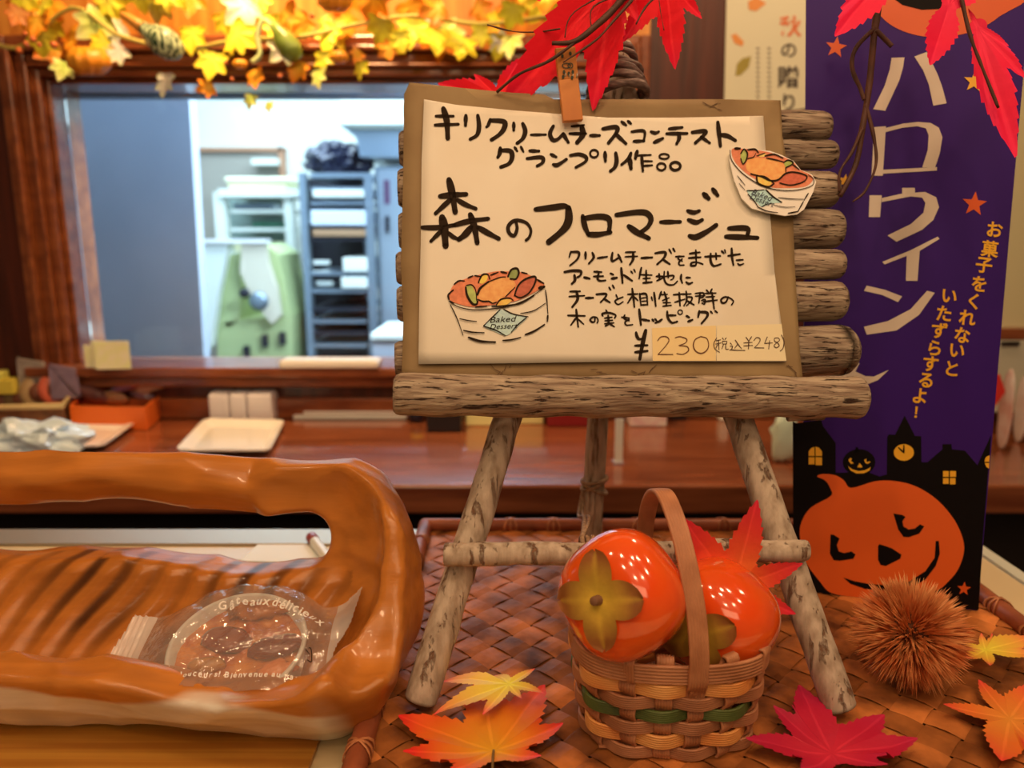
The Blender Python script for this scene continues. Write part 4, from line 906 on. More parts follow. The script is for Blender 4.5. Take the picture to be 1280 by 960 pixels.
g_ = (1-np.abs(np.cos(PI*(x_-.42*z_-.30*y_+.004*np.sin(z_*60+x_*25))/.027))**1.5); inner = ((y_ > .075) & (y_ < .155) & (z_ > .014) & (z_ < .086) & (x_ > -.46) & (x_ < -.06))
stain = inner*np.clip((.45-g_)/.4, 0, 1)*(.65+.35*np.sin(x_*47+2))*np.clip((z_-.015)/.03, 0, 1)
ca, cb, cc_ = np.array(A(194, 106, 36)), np.array(A(250, 222, 200)), np.array(A(50, 20, 8))
fx, fy = np.array([mn.noise(Vector((a_*30, b_*30, c_*30))) for a_, b_, c_ in V_]), 0
base = ca[None, :]*(1+.22*fx[:, None])
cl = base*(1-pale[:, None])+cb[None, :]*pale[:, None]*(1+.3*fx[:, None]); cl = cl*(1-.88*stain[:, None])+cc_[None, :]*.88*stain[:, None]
at_ = me.color_attributes.new('Col', 'FLOAT_COLOR', 'POINT'); at_.data.foreach_set('color', np.concatenate([np.clip(cl, 0, .9), np.ones((len(cl), 1))], 1).ravel())
me.materials.append(mat('carved_wood', (.8, .8, .8), .3, attr='Col', col2=(1, .96, .9), scale=8, stretch=(1.2, 12, 12), bump=.0005, bscale=12, bstretch=(1, 12, 12), coat=.18, detail=7, contrast=(.2, .7)))
me.materials[0].node_tree.nodes['Color Ramp'].color_ramp.elements[0].color = (.74, .66, .58, 1)
bowl = bpy.data.objects.new('carved_bowl', me); COL.objects.link(bowl); bowl.location = bc
tag(bowl, 'large orange carved wooden bowl with a long handle slot, at left foreground', 'bowl')

# ================================================================ WRAPPED CUP CAKE IN THE BOWL
CC = at_y(297, 806, .497); tl = math.radians(20)
BG = Plane(CC, CC+Vector((1, .06, 0)), CC+Vector((0, math.cos(tl), math.sin(tl))))
Mc = Matrix((BG.e1, BG.e2, BG.n)).transposed(); RC = .0475
ck = thing('cup_cake', CC-BG.n*.03, 'round baked dessert with glazed nuts in a white paper cup inside the clear bag', 'cake')
prof = [(RC*.88, -.030), (RC*.91, -.026), (RC, -.001), (RC+.0012, .0005), (RC, .0018), (RC-.0022, .001), (RC-.004, -.010), (RC-.006, -.012)]
v, f = lathe(prof, CC, 64, Mc); f = f[:-2]+[f[-2]]
obj('paper_cup', (v, f), mat('paper_cup_white', A(228, 196, 158), .5), ck, True)
bm = bmesh.new(); bmesh.ops.create_grid(bm, x_segments=50, y_segments=50, size=1)
vv = []
for q in bm.verts:
    x, y = q.co.x, q.co.y; l_ = math.hypot(x, y); m_ = max(abs(x), abs(y)); 
    if l_: x, y = x*m_/l_, y*m_/l_
    p = Vector((x*(RC-.0035), y*(RC-.0035), 0)); l2 = p.length/RC
    vv.append(BG.pt(p.x, p.y, -.009+.004*(1-l2*l2)+.0028*mn.noise(p*70)+.0012*mn.noise(p*200)))
obj('glazed_filling', (vv, [tuple(x.index for x in fc.verts) for fc in bm.faces]), mat('caramel_filling', A(176, 64, 12), .2, col2=A(232, 128, 40), scale=55, coat=.9, bump=.0006, detail=6), ck, True); bm.free()
def blob(c, rx, ry, rz_, M_, amp, fr_, seed, sub=3):
    b_ = bmesh.new(); bmesh.ops.create_icosphere(b_, subdivisions=sub, radius=1); v = []
    for q in b_.verts:
        p = Vector(q.co); r_ = 1+amp*mn.noise(p*fr_+Vector((seed, 0, 0))); v.append(M_@Vector((p.x*rx*r_, p.y*ry*r_, p.z*rz_*r_))+Vector(c))
    f = [tuple(x.index for x in fc.verts) for fc in b_.faces]; b_.free(); return v, f
for k, (px, py, rx, ry, an, nm, colr, amp) in enumerate(((322, 764, .020, .008, .1, 'walnut', (196, 96, 22), .5), (345, 808, .020, .010, .25, 'glazed_almond', (120, 30, 10), .1), (283, 800, .019, .011, -.2, 'glazed_almond', (140, 44, 12), .15), (258, 832, .013, .006, .1, 'pumpkin_seed', (190, 110, 30), .2), (345, 838, .014, .007, .3, 'walnut', (226, 116, 50), .4))):
    p = BG.at(px, py, -.0035); Mr = Mc @ Matrix.Rotation(an, 3, 'Z')
    obj(nm, blob(p, rx, ry, .0055, Mr, amp, 2.5, k*5), mat('nut_%d' % k, A(*colr), .25, coat=.9, bump=.0003, bscale=150), ck, True, label=('glossy dark almond' if nm == 'glazed_almond' else 'golden brown walnut piece' if nm == 'walnut' else 'greenish seed'))
bgT = thing('clear_bag', CC-BG.n*.034, 'clear printed cellophane bag with crimped ends around the cup dessert in the carved bowl', 'bag')
outl = [(112, 846), (138, 800), (165, 758), (215, 753), (240, 745), (262, 737), (300, 734), (360, 734), (380, 742), (402, 753), (428, 752), (455, 748), (449, 766), (440, 788), (424, 806), (414, 830), (418, 862), (340, 868), (300, 870), (200, 862), (150, 855)]
OUV = [Vector((*BG.uv(BG.at(*q)), 0)) for q in outl]
def inside(p):
    c_ = False; n = len(OUV)
    for i in range(n):
        a_, b_ = OUV[i], OUV[(i+1) % n]
        if (a_.y > p.y) != (b_.y > p.y) and p.x < (b_.x-a_.x)*(p.y-a_.y)/(b_.y-a_.y)+a_.x: c_ = not c_
    return c_
def bh(u, v):                        # height of the top film over the cup plane
    r_ = math.hypot(u, v)/RC; t = max(0, min(1, (r_-1)/.75)); z_ = .0052*(1-t*t*(3-2*t))-.016*t*t*(3-2*t) + .030*max(0, (u-.055)/.03)**1.2*(1 if u > .055 else 0)+.010*max(0, (-u-.07)/.03)*(1 if u < -.07 else 0)
    a_ = math.atan2(v, u); z_ += .0016*(abs(math.sin(a_*5+math.sin(a_*3)))-.5)*min(1, r_)*1.4
    for (cu, cv, an, am) in ((.012, .002, 2.1, .0035), (.012, .002, .35, .003), (.012, .002, -2.4, .003), (-.012, -.004, 1.0, .002), (-.03, .015, .2, .0015)):
        du, dv = u-cu, v-cv; al = du*math.cos(an)+dv*math.sin(an); pe = abs(-du*math.sin(an)+dv*math.cos(an))
        if 0 < al < .06: z_ += am*max(0, 1-pe/.006)*(1-al/.06)
    if u < -.078: z_ += .0007*math.sin(u*1700)
    return z_+.0008*mn.noise(Vector((u*90, v*90, 1)))
GU, GV = 210, 90; u0_, u1_ = min(p.x for p in OUV), max(p.x for p in OUV); v0_, v1_ = min(p.y for p in OUV), max(p.y for p in OUV)
vmap = {}; VV = []; FF = [[], [], []]
def gv(i, j):
    if (i, j) not in vmap:
        u = u0_+(u1_-u0_)*i/GU; v = v0_+(v1_-v0_)*j/GV; vmap[i, j] = len(VV); VV.append(BG.pt(u, v, bh(u, v)))
    return vmap[i, j]
for i in range(GU):
    for j in range(GV):
        u = u0_+(u1_-u0_)*(i+.5)/GU; v = v0_+(v1_-v0_)*(j+.5)/GV
        if inside(Vector((u, v, 0))):
            s_ = 0 if u > -.072 else 1
            if u > .066: s_ = 2
            FF[s_].append((gv(i, j), gv(i+1, j), gv(i+1, j+1), gv(i, j+1)))
def sub(fs):
    use = sorted({i for q in fs for i in q}); mp = {a_: b_ for b_, a_ in enumerate(use)}; return [VV[i] for i in use], [tuple(mp[i] for i in q) for q in fs]
FLM = obj('film', sub(FF[0]), film('bag_film', (.96, .95, .94), .09, .16, .06, .004), bgT, True)
obj('crimped_end', sub(FF[1]), film('bag_seal', (.95, .94, .92), .03, .55, .25), bgT, True, label='milky crimped left end')
obj('crimped_end', sub(FF[2]), film('bag_seal2', (.95, .94, .92), .04, .45, .2), bgT, True, label='flared right end')
M_wp = mat('white_print', A(236, 212, 190), .6)
class Film:
    def at(s, px, py, off):
        u, v = BG.uv(BG.at(px, py, .004)); return BG.pt(u, v, bh(u, v)+.0006)
pn = Pen(Film())
def arc_text(pn, s_, x0, y0, x1, y1, sag, size, **kw):
    n = len(s_); wts = [.35 if c_ in " il!'I,." else (1.25 if c_ in 'GmwB' else .85) for c_ in s_]; tot = sum(wts); a_ = 0
    for c_, w_ in zip(s_, wts):
        t = (a_+w_/2)/tot; a_ += w_
        if c_ == ' ': continue
        x = x0+(x1-x0)*t; y = y0+(y1-y0)*t-sag*4*t*(1-t); an = math.atan2((y1-y0)-sag*4*(1-2*t), x1-x0)
        b_ = size*(.0 if c_ in 'GBdtlhb!f' else .12); b_ += size*.22 if c_ in 'pgq' else 0
        pn.text(c_, x, y+b_, size, an, .25, .02, 0)
arc_text(pn, 'Gâteaux délicieux', 273, 762, 404, 778, 16, 15); arc_text(pn, 'douceurs! Bienvenue au paradis', 222, 845, 396, 846, 0, 10)
pieces('printed_letter', [pn], M_wp, FLM, -.3)
pn = Pen(Film()); pn.stroke([(386, 812), (389, 812), (389, 824), (384, 824)], 1, 0); pn.stroke([(382, 814), (387, 818)], 1, 0); obj('printed_mark', pn.g, M_ink, bgT)
for k in range(7):
    pass

# ================================================================ SPLINT BASKET WITH PERSIMMONS
bkc = Vector((.1045, .476, 0.0)); bk = thing('splint_basket', bkc, 'small woven splint basket with a hooped handle holding two persimmons', 'basket')
M_spl = mat('brown_splint', A(190, 112, 66), .5, col2=A(160, 88, 48), scale=40, bump=.0002, bscale=400)
M_spo = mat('orange_splint', A(246, 146, 70), .45, col2=A(226, 124, 52), scale=40, bump=.0002, bscale=400)
M_spg = mat('green_splint', A(96, 96, 36), .5, col2=A(76, 76, 28), scale=40, bump=.0002, bscale=400)
def sup(a, t, off): # superellipse point at angle a, height parameter t 0..1
    ax, by = (.0540+.0085*t), (.046+.006*t); n = 3.0; c_, s_ = math.cos(a), math.sin(a)
    r_ = ((abs(c_)/ax)**n+(abs(s_)/by)**n)**(-1/n)+off; return Vector((r_*c_, r_*s_, 0))
NS = 16; rows = [('s', .0052, .0082), ('o', .0148, .0092), ('s', .0242, .0086), ('g', .0333, .0082), ('s', .0424, .0086), ('o', .0516, .0092), ('s', .0635, .0132)]
for i, (cm, z_, wd) in enumerate(rows):
    n = 192; path = []; nor = []; rimrow = i == 6
    for q in range(n):
        a_ = 2*PI*q/n; p = sup(a_, z_/.068, (.0026*math.sin(a_*NS/2+(PI if i % 2 else 0)+.0) if not rimrow else .0012)+.0005)
        path.append(bkc+p+Vector((0, 0, z_+.0003*math.sin(a_*5+i))))
        nor.append((sup(a_, .5, 0)).normalized())
    obj('weaver', ribbon(path, [Vector((0, 0, 1))]*n, nor, wd, .0018, 6, True), {'s': M_spl, 'o': M_spo, 'g': M_spg}[cm], bk, True, label={'s': 'brown weaver', 'o': 'light orange weaver', 'g': 'green weaver'}[cm]+(' at the rim' if rimrow else ''))
for s_ in range(NS):
    a_ = 2*PI*(s_+.5)/NS; path = []; nr_ = sup(a_, .5, 0).normalized(); sd = Vector((-nr_.y, nr_.x, 0))
    for q in range(46):
        z_ = .0015+.069*q/45; ph = math.sin(a_*NS/2); 
        k = (z_-.0052)/.0093; path.append(bkc+sup(a_, z_/.068, -.0019*math.cos(PI*k)*ph if z_ < .055 else (-.0019*math.cos(PI*k)*ph if z_ < .058 else .0024))+Vector((0, 0, z_)))
    if s_ % 2: path = [p-nr_*(.004 if i > 37 else 0) for i, p in enumerate(path)]
    path += [path[-1]+Vector((0, 0, .0016))-nr_*.0012, path[-1]+Vector((0, 0, .0014))-nr_*.004, path[-1]-nr_*.005-Vector((0, 0, .004))]
    N_ = [nr_]*46+[(nr_+Vector((0, 0, 1))).normalized(), Vector((0, 0, 1)), -nr_]
    obj('stake', ribbon(path, [sd]*len(path), N_, .0110, .0014, 6), M_spl, bk, True)
for k in range(5):
    y_ = -.032+.016*k; obj('base_splint', box(bkc+Vector((0, y_, .0018)), (.096, .0125, .001)), M_spl, bk)
hx = .0; P_ = []
fz = .012
pf = [Vector((.0095, -.0500, .040)), Vector((.0094, -.0505, .050)), Vector((.0093, -.0556, .058)), Vector((.009, -.0566, .066)), Vector((.009, -.0560, .078)), Vector((.007, -.050, .105)), Vector((.002, -.034, .138)), Vector((-.003, -.012, .1585)), Vector((-.006, .008, .160)), Vector((-.008, .028, .145)), Vector((-.008, .044, .115)), Vector((-.006, .052, .08)), Vector((-.004, .050, .05))]
path = catmull([bkc+q for q in pf], 8); T_, _ = frames(path); sd = [Vector((1, .05, 0))]*len(path); nor = [t.cross(Vector((1, 0, 0))).normalized()*-1 for t in T_]
obj('handle', ribbon(path, sd, nor, .0125, .0022, 7), M_spl, bk, True)
M_per = mat('persimmon_skin', A(238, 62, 14), .12, col2=A(244, 92, 20), scale=14, coat=1, contrast=(.3, .8), sss=.15)
M_cal = mat('calyx', A(128, 92, 30), .55, col2=A(176, 140, 40), scale=60, bump=.0004, attr='Col')
def persimmon(c, axis, R_e, R_a, spin, label):
    axis = axis.normalized(); s1 = axis.cross(Vector((0, 0, 1))).normalized(); s2 = axis.cross(s1); M_ = Matrix((s1, s2, axis)).transposed() @ Matrix.Rotation(spin, 3, 'Z')
    th = thing('persimmon', c-Vector((0, 0, R_e)), label, 'persimmon')
    def surf(a_, b_):                # a_ polar from axis, b_ azimuth
        r_ = math.sin(a_); sq = 1+.035*math.cos(4*b_)*r_; x = R_e*(abs(math.sin(a_))**.86)*sq; z_ = R_a*math.copysign(abs(math.cos(a_))**.85, math.cos(a_))-.10*R_a*math.exp(-(a_/.28)**2)
        return Vector((x*math.cos(b_), x*math.sin(b_), z_))
    v = []; f = []; n1, n2 = 40, 64
    for i in range(n1+1):
        for j in range(n2): v.append(M_@surf(.0005+(PI-.001)*i/n1, 2*PI*j/n2)+c)
    for i in range(n1):
        for j in range(n2): k = (j+1) % n2; f.append((i*n2+j, (i+1)*n2+j, (i+1)*n2+k, i*n2+k))
    obj('fruit', (v, f), M_per, th, True)
    cu, co_ = A(216, 156, 44), A(146, 76, 28)
    for L_ in range(4):
        v = []; f = []; cl = []
        for i in range(15):
            t = i/14; hw = .16*(1-t)**4+(.25*math.sin(PI*min(1, (t*.9+.1)**1.5))**.6+.02) if t < 1 else .02
            for j in range(9):
                s_ = (j/8-.5)*2; a_ = .05+.62*t; az = L_*PI/2+.25+s_*hw/max(.25, math.sin(a_))*.95
                p = surf(a_, az); v.append(M_@(p*(1.025+.07*t*t*abs(s_)+.035*t*t))+c); q = min(1, t*1.25)
                cl.append([x*(1-q)+y*q for x, y in zip(cu, co_)] if abs(s_) > .15 else [x*(1-q*.6)+y*q*.6 for x, y in zip(cu, co_)])
        for i in range(14):
            for j in range(8): f.append((i*9+j, i*9+j+1, (i+1)*9+j+1, (i+1)*9+j))
        obj('calyx_lobe', (v, f), mat('calyx_leaf', (.8, .8, .8), .5, attr='Col', col2=(1, 1, 1), scale=80, bump=.0004), th, True, cl)
    tip = M_@Vector((0, 0, R_a*1.0))+c; obj('stem_stub', rod(M_@Vector((0, 0, R_a*.85))+c, tip+axis*.004, .0035, .0028, 4, 10, .0004), mat('stub_brown', A(120, 70, 40), .7), th, True)
    return th
persimmon(at_d(777, 743, .482), R_*-.60+U_*.10+B_*.79, .0402, .031, .05, 'glossy orange persimmon with its four-lobed calyx facing the camera, left in the basket')
persimmon(at_d(898, 772, .512), R_*-.62+U_*-.12+B_*.72, .0388, .034, .3, 'orange persimmon behind the basket handle, right in the basket')

# ================================================================ LEAVES
c3 = lambda a, b, c: (A(*a), A(*b), A(*c))
TP = Plane(Vector((0, .5, .006)), Vector((1, .5, .006)), Vector((0, 1, .006))); TP2 = Plane(Vector((0, .5, .022)), Vector((1, .5, .022)), Vector((0, 1, .022)))
leaf_px('maple_leaf', (617, 938), [(497, 902), (503, 950), (601, 851), (681, 862), (705, 912), (677, 955), (560, 975)], TP, c3((250, 150, 30), (246, 92, 20), (226, 16, 24)), M_leaf, 'large orange maple leaf with red tips on the tray under the left easel foot', wr=.235, web=.33, fold=.12, lift=.006, wave=.002, seed=1, stem=[(617, 938), (616, 950), (615, 975)])
leaf_px('maple_leaf', (636, 855), [(551, 836), (541, 876), (603, 886), (652, 873), (681, 866), (669, 839), (614, 826)], TP2, c3((238, 196, 50), (238, 160, 60), (234, 56, 56)), M_leaf, 'small yellow maple leaf with pink-red tips lying on the large orange leaf', wr=.17, fold=.2, lift=-.012, wave=.002, seed=4, liftl=[-.010, -.010, -.004, 0, 0, .002, -.012])
leaf_px('maple_leaf', (1040, 942), [(930, 935), (965, 893), (998, 866), (1105, 905), (1147, 936), (1110, 968), (1000, 975)], TP, c3((206, 32, 44), (192, 22, 44), (186, 24, 52)), M_leaf, 'dark red maple leaf on the tray right of the splint basket', wr=.24, web=.34, fold=.15, lift=.008, wave=.002, seed=6)
leaf_px('maple_leaf', (1262, 898), [(1177, 889), (1222, 857), (1290, 862), (1330, 900), (1300, 945), (1250, 962)], TP, c3((246, 130, 40), (240, 100, 32), (232, 52, 40)), M_leaf, 'orange maple leaf at the right front corner of the tray', wr=.22, fold=.15, lift=.006, wave=.001, seed=8)
leaf_px('maple_leaf', (1232, 812), [(1205, 828), (1236, 838), (1290, 800), (1296, 822), (1225, 796), (1195, 808)], Plane(Vector((0, .55, .018)), Vector((1, .55, .018)), Vector((0, 1, .1))), c3((240, 190, 50), (240, 150, 44), (236, 60, 50)), M_leaf, 'yellow leaf with red tip lying behind the chestnut burr', wr=.22, fold=.15, lift=.004, wave=.001, seed=9)
bpn = at_d(925, 720, .5235); LP = Plane(bpn, bpn+R_+B_*.05, bpn+U_+B_*.12)
leaf_px('maple_leaf', (917, 735), [(851, 644), (946, 622), (1003, 702), (994, 766), (850, 740), (905, 790)], LP, c3((246, 120, 40), (238, 60, 38), (226, 28, 50)), M_leaf, 'red and orange maple leaf standing up behind the persimmons in the basket', wr=.18, fold=.12, lift=.003, wave=.001, seed=12, stem=[(917, 735), (912, 770), (905, 800)])
# hanging red maple spray above the sign
spray = thing('maple_branch', at_d(720, 60, .56), 'brown twig with big vivid red artificial maple leaves hanging above the sign', 'branch')
RED = c3((225, 20, 26), (218, 14, 24), (214, 16, 40)); PNK = c3((240, 40, 60), (236, 26, 50), (230, 30, 60))
def fp(x, y, d, tx=0, ty=0): o_ = at_d(x, y, d); return Plane(o_, o_+R_+B_*tx, o_+U_+B_*ty)
M_red = mat('red_silk_leaf', (.85, .85, .85), .5, attr='Col', bump=.0004, bscale=140, spec=.12); M_red.use_backface_culling = False
M_twig = mat('brown_twig', A(86, 42, 24), .65, col2=A(60, 28, 16), scale=60)
leaf_px('leaf', (768, -28), [(622, 142), (741, 140), (690, -60), (800, 30)], fp(740, 30, .585, .1, .1), RED, M_red, None, spray, wr=.155, fold=.2, wave=.002, seed=21, web=.14)
leaf_px('leaf', (832, -28), [(777, 54), (844, 88), (878, 24), (900, -50)], fp(830, 10, .60, -.1, .1), RED, M_red, None, spray, wr=.17, fold=.2, wave=.002, seed=27, web=.16)
leaf_px('leaf', (640, -70), [(676, 2), (690, -30), (600, -90), (700, -100)], fp(660, -20, .60), RED, M_red, None, spray, wr=.3, fold=.2, seed=22)
leaf_px('leaf', (622, 120), [(546, 104), (592, 92), (670, 115), (668, 62), (640, 90), (600, 122)], fp(620, 110, .64), RED, M_red, None, spray, wr=.2, fold=.2, seed=23)
leaf_px('leaf', (1115, -40), [(1043, 46), (1066, 0), (1180, -90), (1060, -80)], fp(1080, 0, .55), PNK, M_red, None, spray, wr=.22, fold=.2, seed=24)
leaf_px('leaf', (1186, 8), [(1163, 82), (1180, -60), (1218, -50), (1240, -40)], fp(1180, 30, .53), PNK, M_red, None, spray, wr=.3, fold=.2, seed=25)
leaf_px('leaf', (1222, 34), [(1272, 200), (1236, 132), (1285, 100), (1262, 58), (1210, 10)], fp(1240, 90, .535, .2), PNK, M_red, None, spray, wr=.115, web=.12, fold=.2, seed=26)
def twig(nm, pts, r0, r1, par=spray):
    P_ = catmull([at_d(*q) for q in pts], 6); n = len(P_); return obj(nm, tube(P_, [r0+(r1-r0)*i/(n-1) for i in range(n)], 8, nz=.0004, nsc=100), M_twig, par, True)
twig('twig', [(800, -30, .575), (770, 8, .572), (745, 32, .57), (718, 52, .57), (690, 54, .572)], .0032, .0016)
twig('twig', [(740, 36, .569), (690, 74, .572), (650, 92, .58), (621, 115, .59)], .0014, .001)
twig('twig', [(790, 0, .57), (768, 25, .567), (745, 50, .566), (704, 78, .566)], .0012, .0006)
twig('twig', [(609, 31, .60), (640, 39, .598), (670, 40, .59), (700, 36, .58)], .0006, .0006)
twig('twig', [(858, -20, .58), (815, 0, .575), (795, 30, .572)], .0012, .0006)
twig('leaf_vein', [(782, -20, .58), (718, 15, .578), (706, 47, .578)], .0007, .0004); twig('leaf_vein', [(790, -10, .578), (742, 8, .578), (740, 40, .578)], .0006, .0004); twig('leaf_vein', [(822, -20, .578), (825, 10, .578), (830, 38, .578)], .0006, .0003)
vt = thing('dangling_twig', at_d(1080, 150, .60), 'brown branching vine twig hanging in front of the purple banner', 'twig')
twig('stem', [(1096, -30, .585), (1097, 10, .585), (1092, 50, .585), (1086, 110, .587), (1078, 160, .587), (1070, 205, .588), (1050, 245, .585)], .0033, .0018, vt)
twig('side_stem', [(1094, 35, .584), (1070, 60, .583), (1065, 85, .583), (1075, 110, .585), (1080, 125, .585)], .0018, .0014, vt)
twig('side_stem', [(1095, 38, .583), (1105, 48, .583), (1115, 58, .583)], .0022, .0018, vt)
twig('side_stem', [(1078, 160, .585), (1065, 190, .584), (1050, 215, .584), (1049, 240, .584)], .0016, .0009, vt)
twig('side_stem', [(1082, 130, .586), (1092, 170, .585), (1095, 205, .585), (1082, 238, .585), (1066, 252, .585)], .0015, .0008, vt)
st_ = thing('leaf_stalk', at_d(1240, 120, .52), 'thin brown stalk hanging over the red leaf at the right edge', 'twig')
twig('stem', [(1200, -10, .527), (1213, 45, .527), (1228, 85, .527), (1248, 135, .527)], .0014, .0009, st_)

# ================================================================ CHESTNUT BURR
bc_ = Vector((at_d(1137, 802, .56).x, at_d(1137, 802, .56).y, .041)); br = thing('chestnut_burr', (bc_.x, bc_.y, .002), 'spiky golden brown chestnut burr on the right of the tray', 'chestnut burr')
obj('husk', blob(bc_, .021, .021, .020, Matrix.Identity(3), .2, 2, 1), mat('burr_husk', A(110, 52, 20), .8, col2=A(60, 25, 10), scale=100), br, True)
rng = random.Random(3); v = []; f = []; NB = 3000
for i in range(NB):
    zz_ = 1-2*(i+.5)/NB; ph = i*2.39996; r_ = math.sqrt(1-zz_*zz_); d = Vector((r_*math.cos(ph), r_*math.sin(ph), zz_))
    d = (d+Vector((rng.gauss(0, .14), rng.gauss(0, .14), rng.gauss(0, .14)))).normalized(); cl_ = mn.noise(d*5); d2 = (d+mn.noise_vector(d*7)*.35).normalized()
    L_ = rng.uniform(.016, .026)*(1+.15*cl_); a_ = bc_+d*.019; b_ = bc_+d*.019+d2*L_; 
    if b_.z < .0025: b_.z = .0025
    s_ = d2.orthogonal().normalized()*.00078; t_ = d2.cross(s_).normalized()*.00078; m_ = a_.lerp(b_, .65); k = len(v)
    v += [a_+s_, a_-s_*.5+t_*.87, a_-s_*.5-t_*.87, m_+s_*.7, m_-s_*.35+t_*.6, m_-s_*.35-t_*.6, b_]
    f += [(k, k+1, k+4, k+3), (k+1, k+2, k+5, k+4), (k+2, k, k+3, k+5), (k+3, k+4, k+6), (k+4, k+5, k+6), (k+5, k+3, k+6)]
sp_ = obj('spines', (v, f), mat('burr_spine', A(196, 84, 30), .5, col2=A(234, 146, 78), scale=45), br); sp_['kind'] = 'stuff'
# ================================================================ GARLAND ABOVE THE WINDOW
gl = thing('autumn_garland', at_y(340, 60, 1.53), 'autumn garland of yellow and orange leaves with small gourds and pumpkins above the window', 'garland')
gpath = [(-40, 30), (20, 60), (90, 10), (150, 45), (230, 60), (300, 50), (380, 45), (450, 30), (520, 20), (600, 30), (690, 20)]
GP = [at_y(x, y, 1.515+.02*math.sin(k*1.9)) for k, (x, y) in enumerate(gpath)]
M_vine = mat('garland_vine', A(190, 150, 60), .6); obj('vine', tube(catmull(GP, 8), .004, 8, nz=.001), M_vine, gl, True)
GC = {'y': c3((250, 215, 60), (250, 196, 40), (246, 170, 30)), 'o': c3((246, 160, 40), (240, 130, 24), (226, 96, 20)), 'g': c3((190, 190, 70), (214, 206, 90), (226, 214, 120)), 'c': c3((236, 226, 170), (226, 220, 160), (214, 206, 120)), 'b': c3((200, 120, 50), (196, 104, 40), (180, 84, 34))}
fl0 = Plane(Vector((0, 0, 0)), Vector((1, 0, 0)), Vector((0, 0, 1))); fl0.n = Vector((0, -1, 0))
protos = {}
for kx, cc in GC.items():
    for s_ in range(2):
        tips = [(.036*math.cos(a_)*(r_), .036*math.sin(a_)*r_) for a_, r_ in ((-PI/2, 1.1), (-PI/2+.85+.1*s_, .95), (-PI/2-.85, .95), (-PI/2+1.8, .75), (-PI/2-1.8, .72))]
        g_ = leaf_geo((0, 0), tips, fl0, cc, wr=.36, serr=.3, fold=.25, web=.5, nth=56, rings=3, wave=.006, seed=s_*7+ord(kx)); me_ = bpy.data.meshes.new('garland_leaf'); me_.from_pydata([tuple(q) for q in g_[0]], [], g_[1])
        me_.polygons.foreach_set('use_smooth', [True]*len(me_.polygons)); a2 = me_.color_attributes.new('Col', 'FLOAT_COLOR', 'POINT'); a2.data.foreach_set('color', [x for q in g_[2] for x in (*q, 1.0)]); me_.materials.append(M_leaf); protos[kx, s_] = me_
def gleaf(px, py, Yl, kx, sc=1.0, rz=None, rx=None):
    o = bpy.data.objects.new('leaf', protos[kx, rng.randint(0, 1)]); COL.objects.link(o); o.parent = gl; o.location = at_y(px, py, Yl)-Vector(gl.location)
    o.rotation_euler = (rng.uniform(-.7, .5) if rx is None else rx, rng.uniform(-1.2, 1.2) if rz is None else rz, rng.uniform(-.6, .6)); o.scale = (sc,)*3; return o
for i in range(74):
    x = rng.uniform(-30, 700); y = rng.gauss(22, 22); y = max(-45, min(80, y+(14 if 560 < x < 650 else 0)))
    if 160 < x < 245 and y > 8: y -= 48
    if 250 < x < 420 and y < 20 and rng.random() < .6: continue
    if 560 < x: y = min(y, 50)
    if 20 > x and y > 40: continue
    gleaf(x, y, rng.uniform(1.48, 1.57), rng.choice('yyyyoyoogc'), rng.uniform(.9, 1.45))
for px, py, kx, sc, rz in ((45, 25, 'o', .9, 0), (25, 15, 'b', .8, .5), (80, 82, 'g', .8, .4), (207, 98, 'c', .95, .1), (265, 72, 'y', 1.1, .2), (262, 108, 'o', .7, 1.2), (318, 92, 'o', .8, -.3), (314, 122, 'g', .6, .2), (337, 130, 'g', .45, 0), (375, 82, 'o', .9, .5), (398, 92, 'g', .75, -.2), (405, 70, 'y', .8, 0), (452, 82, 'y', .7, .1), (448, 66, 'o', .6, .6), (500, 45, 'y', .8, -.2), (487, 60, 'o', .7, .9), (600, 38, 'y', .8, 0), (575, 60, 'y', .5, 0), (240, 40, 'y', 1.1, 0), (150, 62, 'c', .9, .8), (130, 50, 'y', .8, 1)):
    gleaf(px, py, 1.47, kx, sc, rz, -.2)
def gbody(nm, prof, c, axis, cols_m, lab, ribs=0, ramp=.15):
    axis = Vector(axis).normalized(); s1 = axis.orthogonal().normalized(); M_ = Matrix((s1, axis.cross(s1), axis)).transposed(); v, f = lathe(prof, (0, 0, 0), 32, M_)
    if ribs:
        w2 = []
        for i, p in enumerate(v): a_ = 2*PI*(i % 32)/32; l_ = p-axis*p.dot(axis); w2.append(axis*p.dot(axis)+l_*(1-ramp*abs(math.sin(ribs*a_/2))**4))
        v = w2
    return obj(nm, ([p+Vector(c) for p in v], f), cols_m, gl, True, label=lab)
M_gr = mat('striped_gourd', A(32, 56, 26), .3, col2=A(214, 214, 130), scale=10, stretch=(26, 26, 1), contrast=(.5, .56))
c = at_y(201, 50, 1.43); gd = (at_y(225, 62, 1.45)-at_y(155, 15, 1.45))
gbody('gourd', [(.003, .042), (.014, .038), (.024, .022), (.026, .004), (.021, -.014), (.013, -.028), (.011, -.036)], c, gd, M_gr, 'green and cream striped gourd')
gbody('gourd_neck', [(.011, -.034), (.0095, -.050), (.0075, -.066), (.005, -.078), (.003, -.080)], c, gd, mat('gourd_tan', A(206, 124, 44), .4), 'orange-tan neck of the striped gourd')
M_gg = mat('green_gourd', A(104, 104, 30), .35, col2=A(150, 150, 60), scale=20)
c = at_y(358, 54, 1.46); gbody('gourd', [(.003, -.034), (.014, -.03), (.021, -.014), (.019, .008), (.011, .026), (.006, .04), (.003, .041)], c, at_y(338, 28, 1.46)-at_y(368, 72, 1.46), M_gg, 'olive green small gourd')
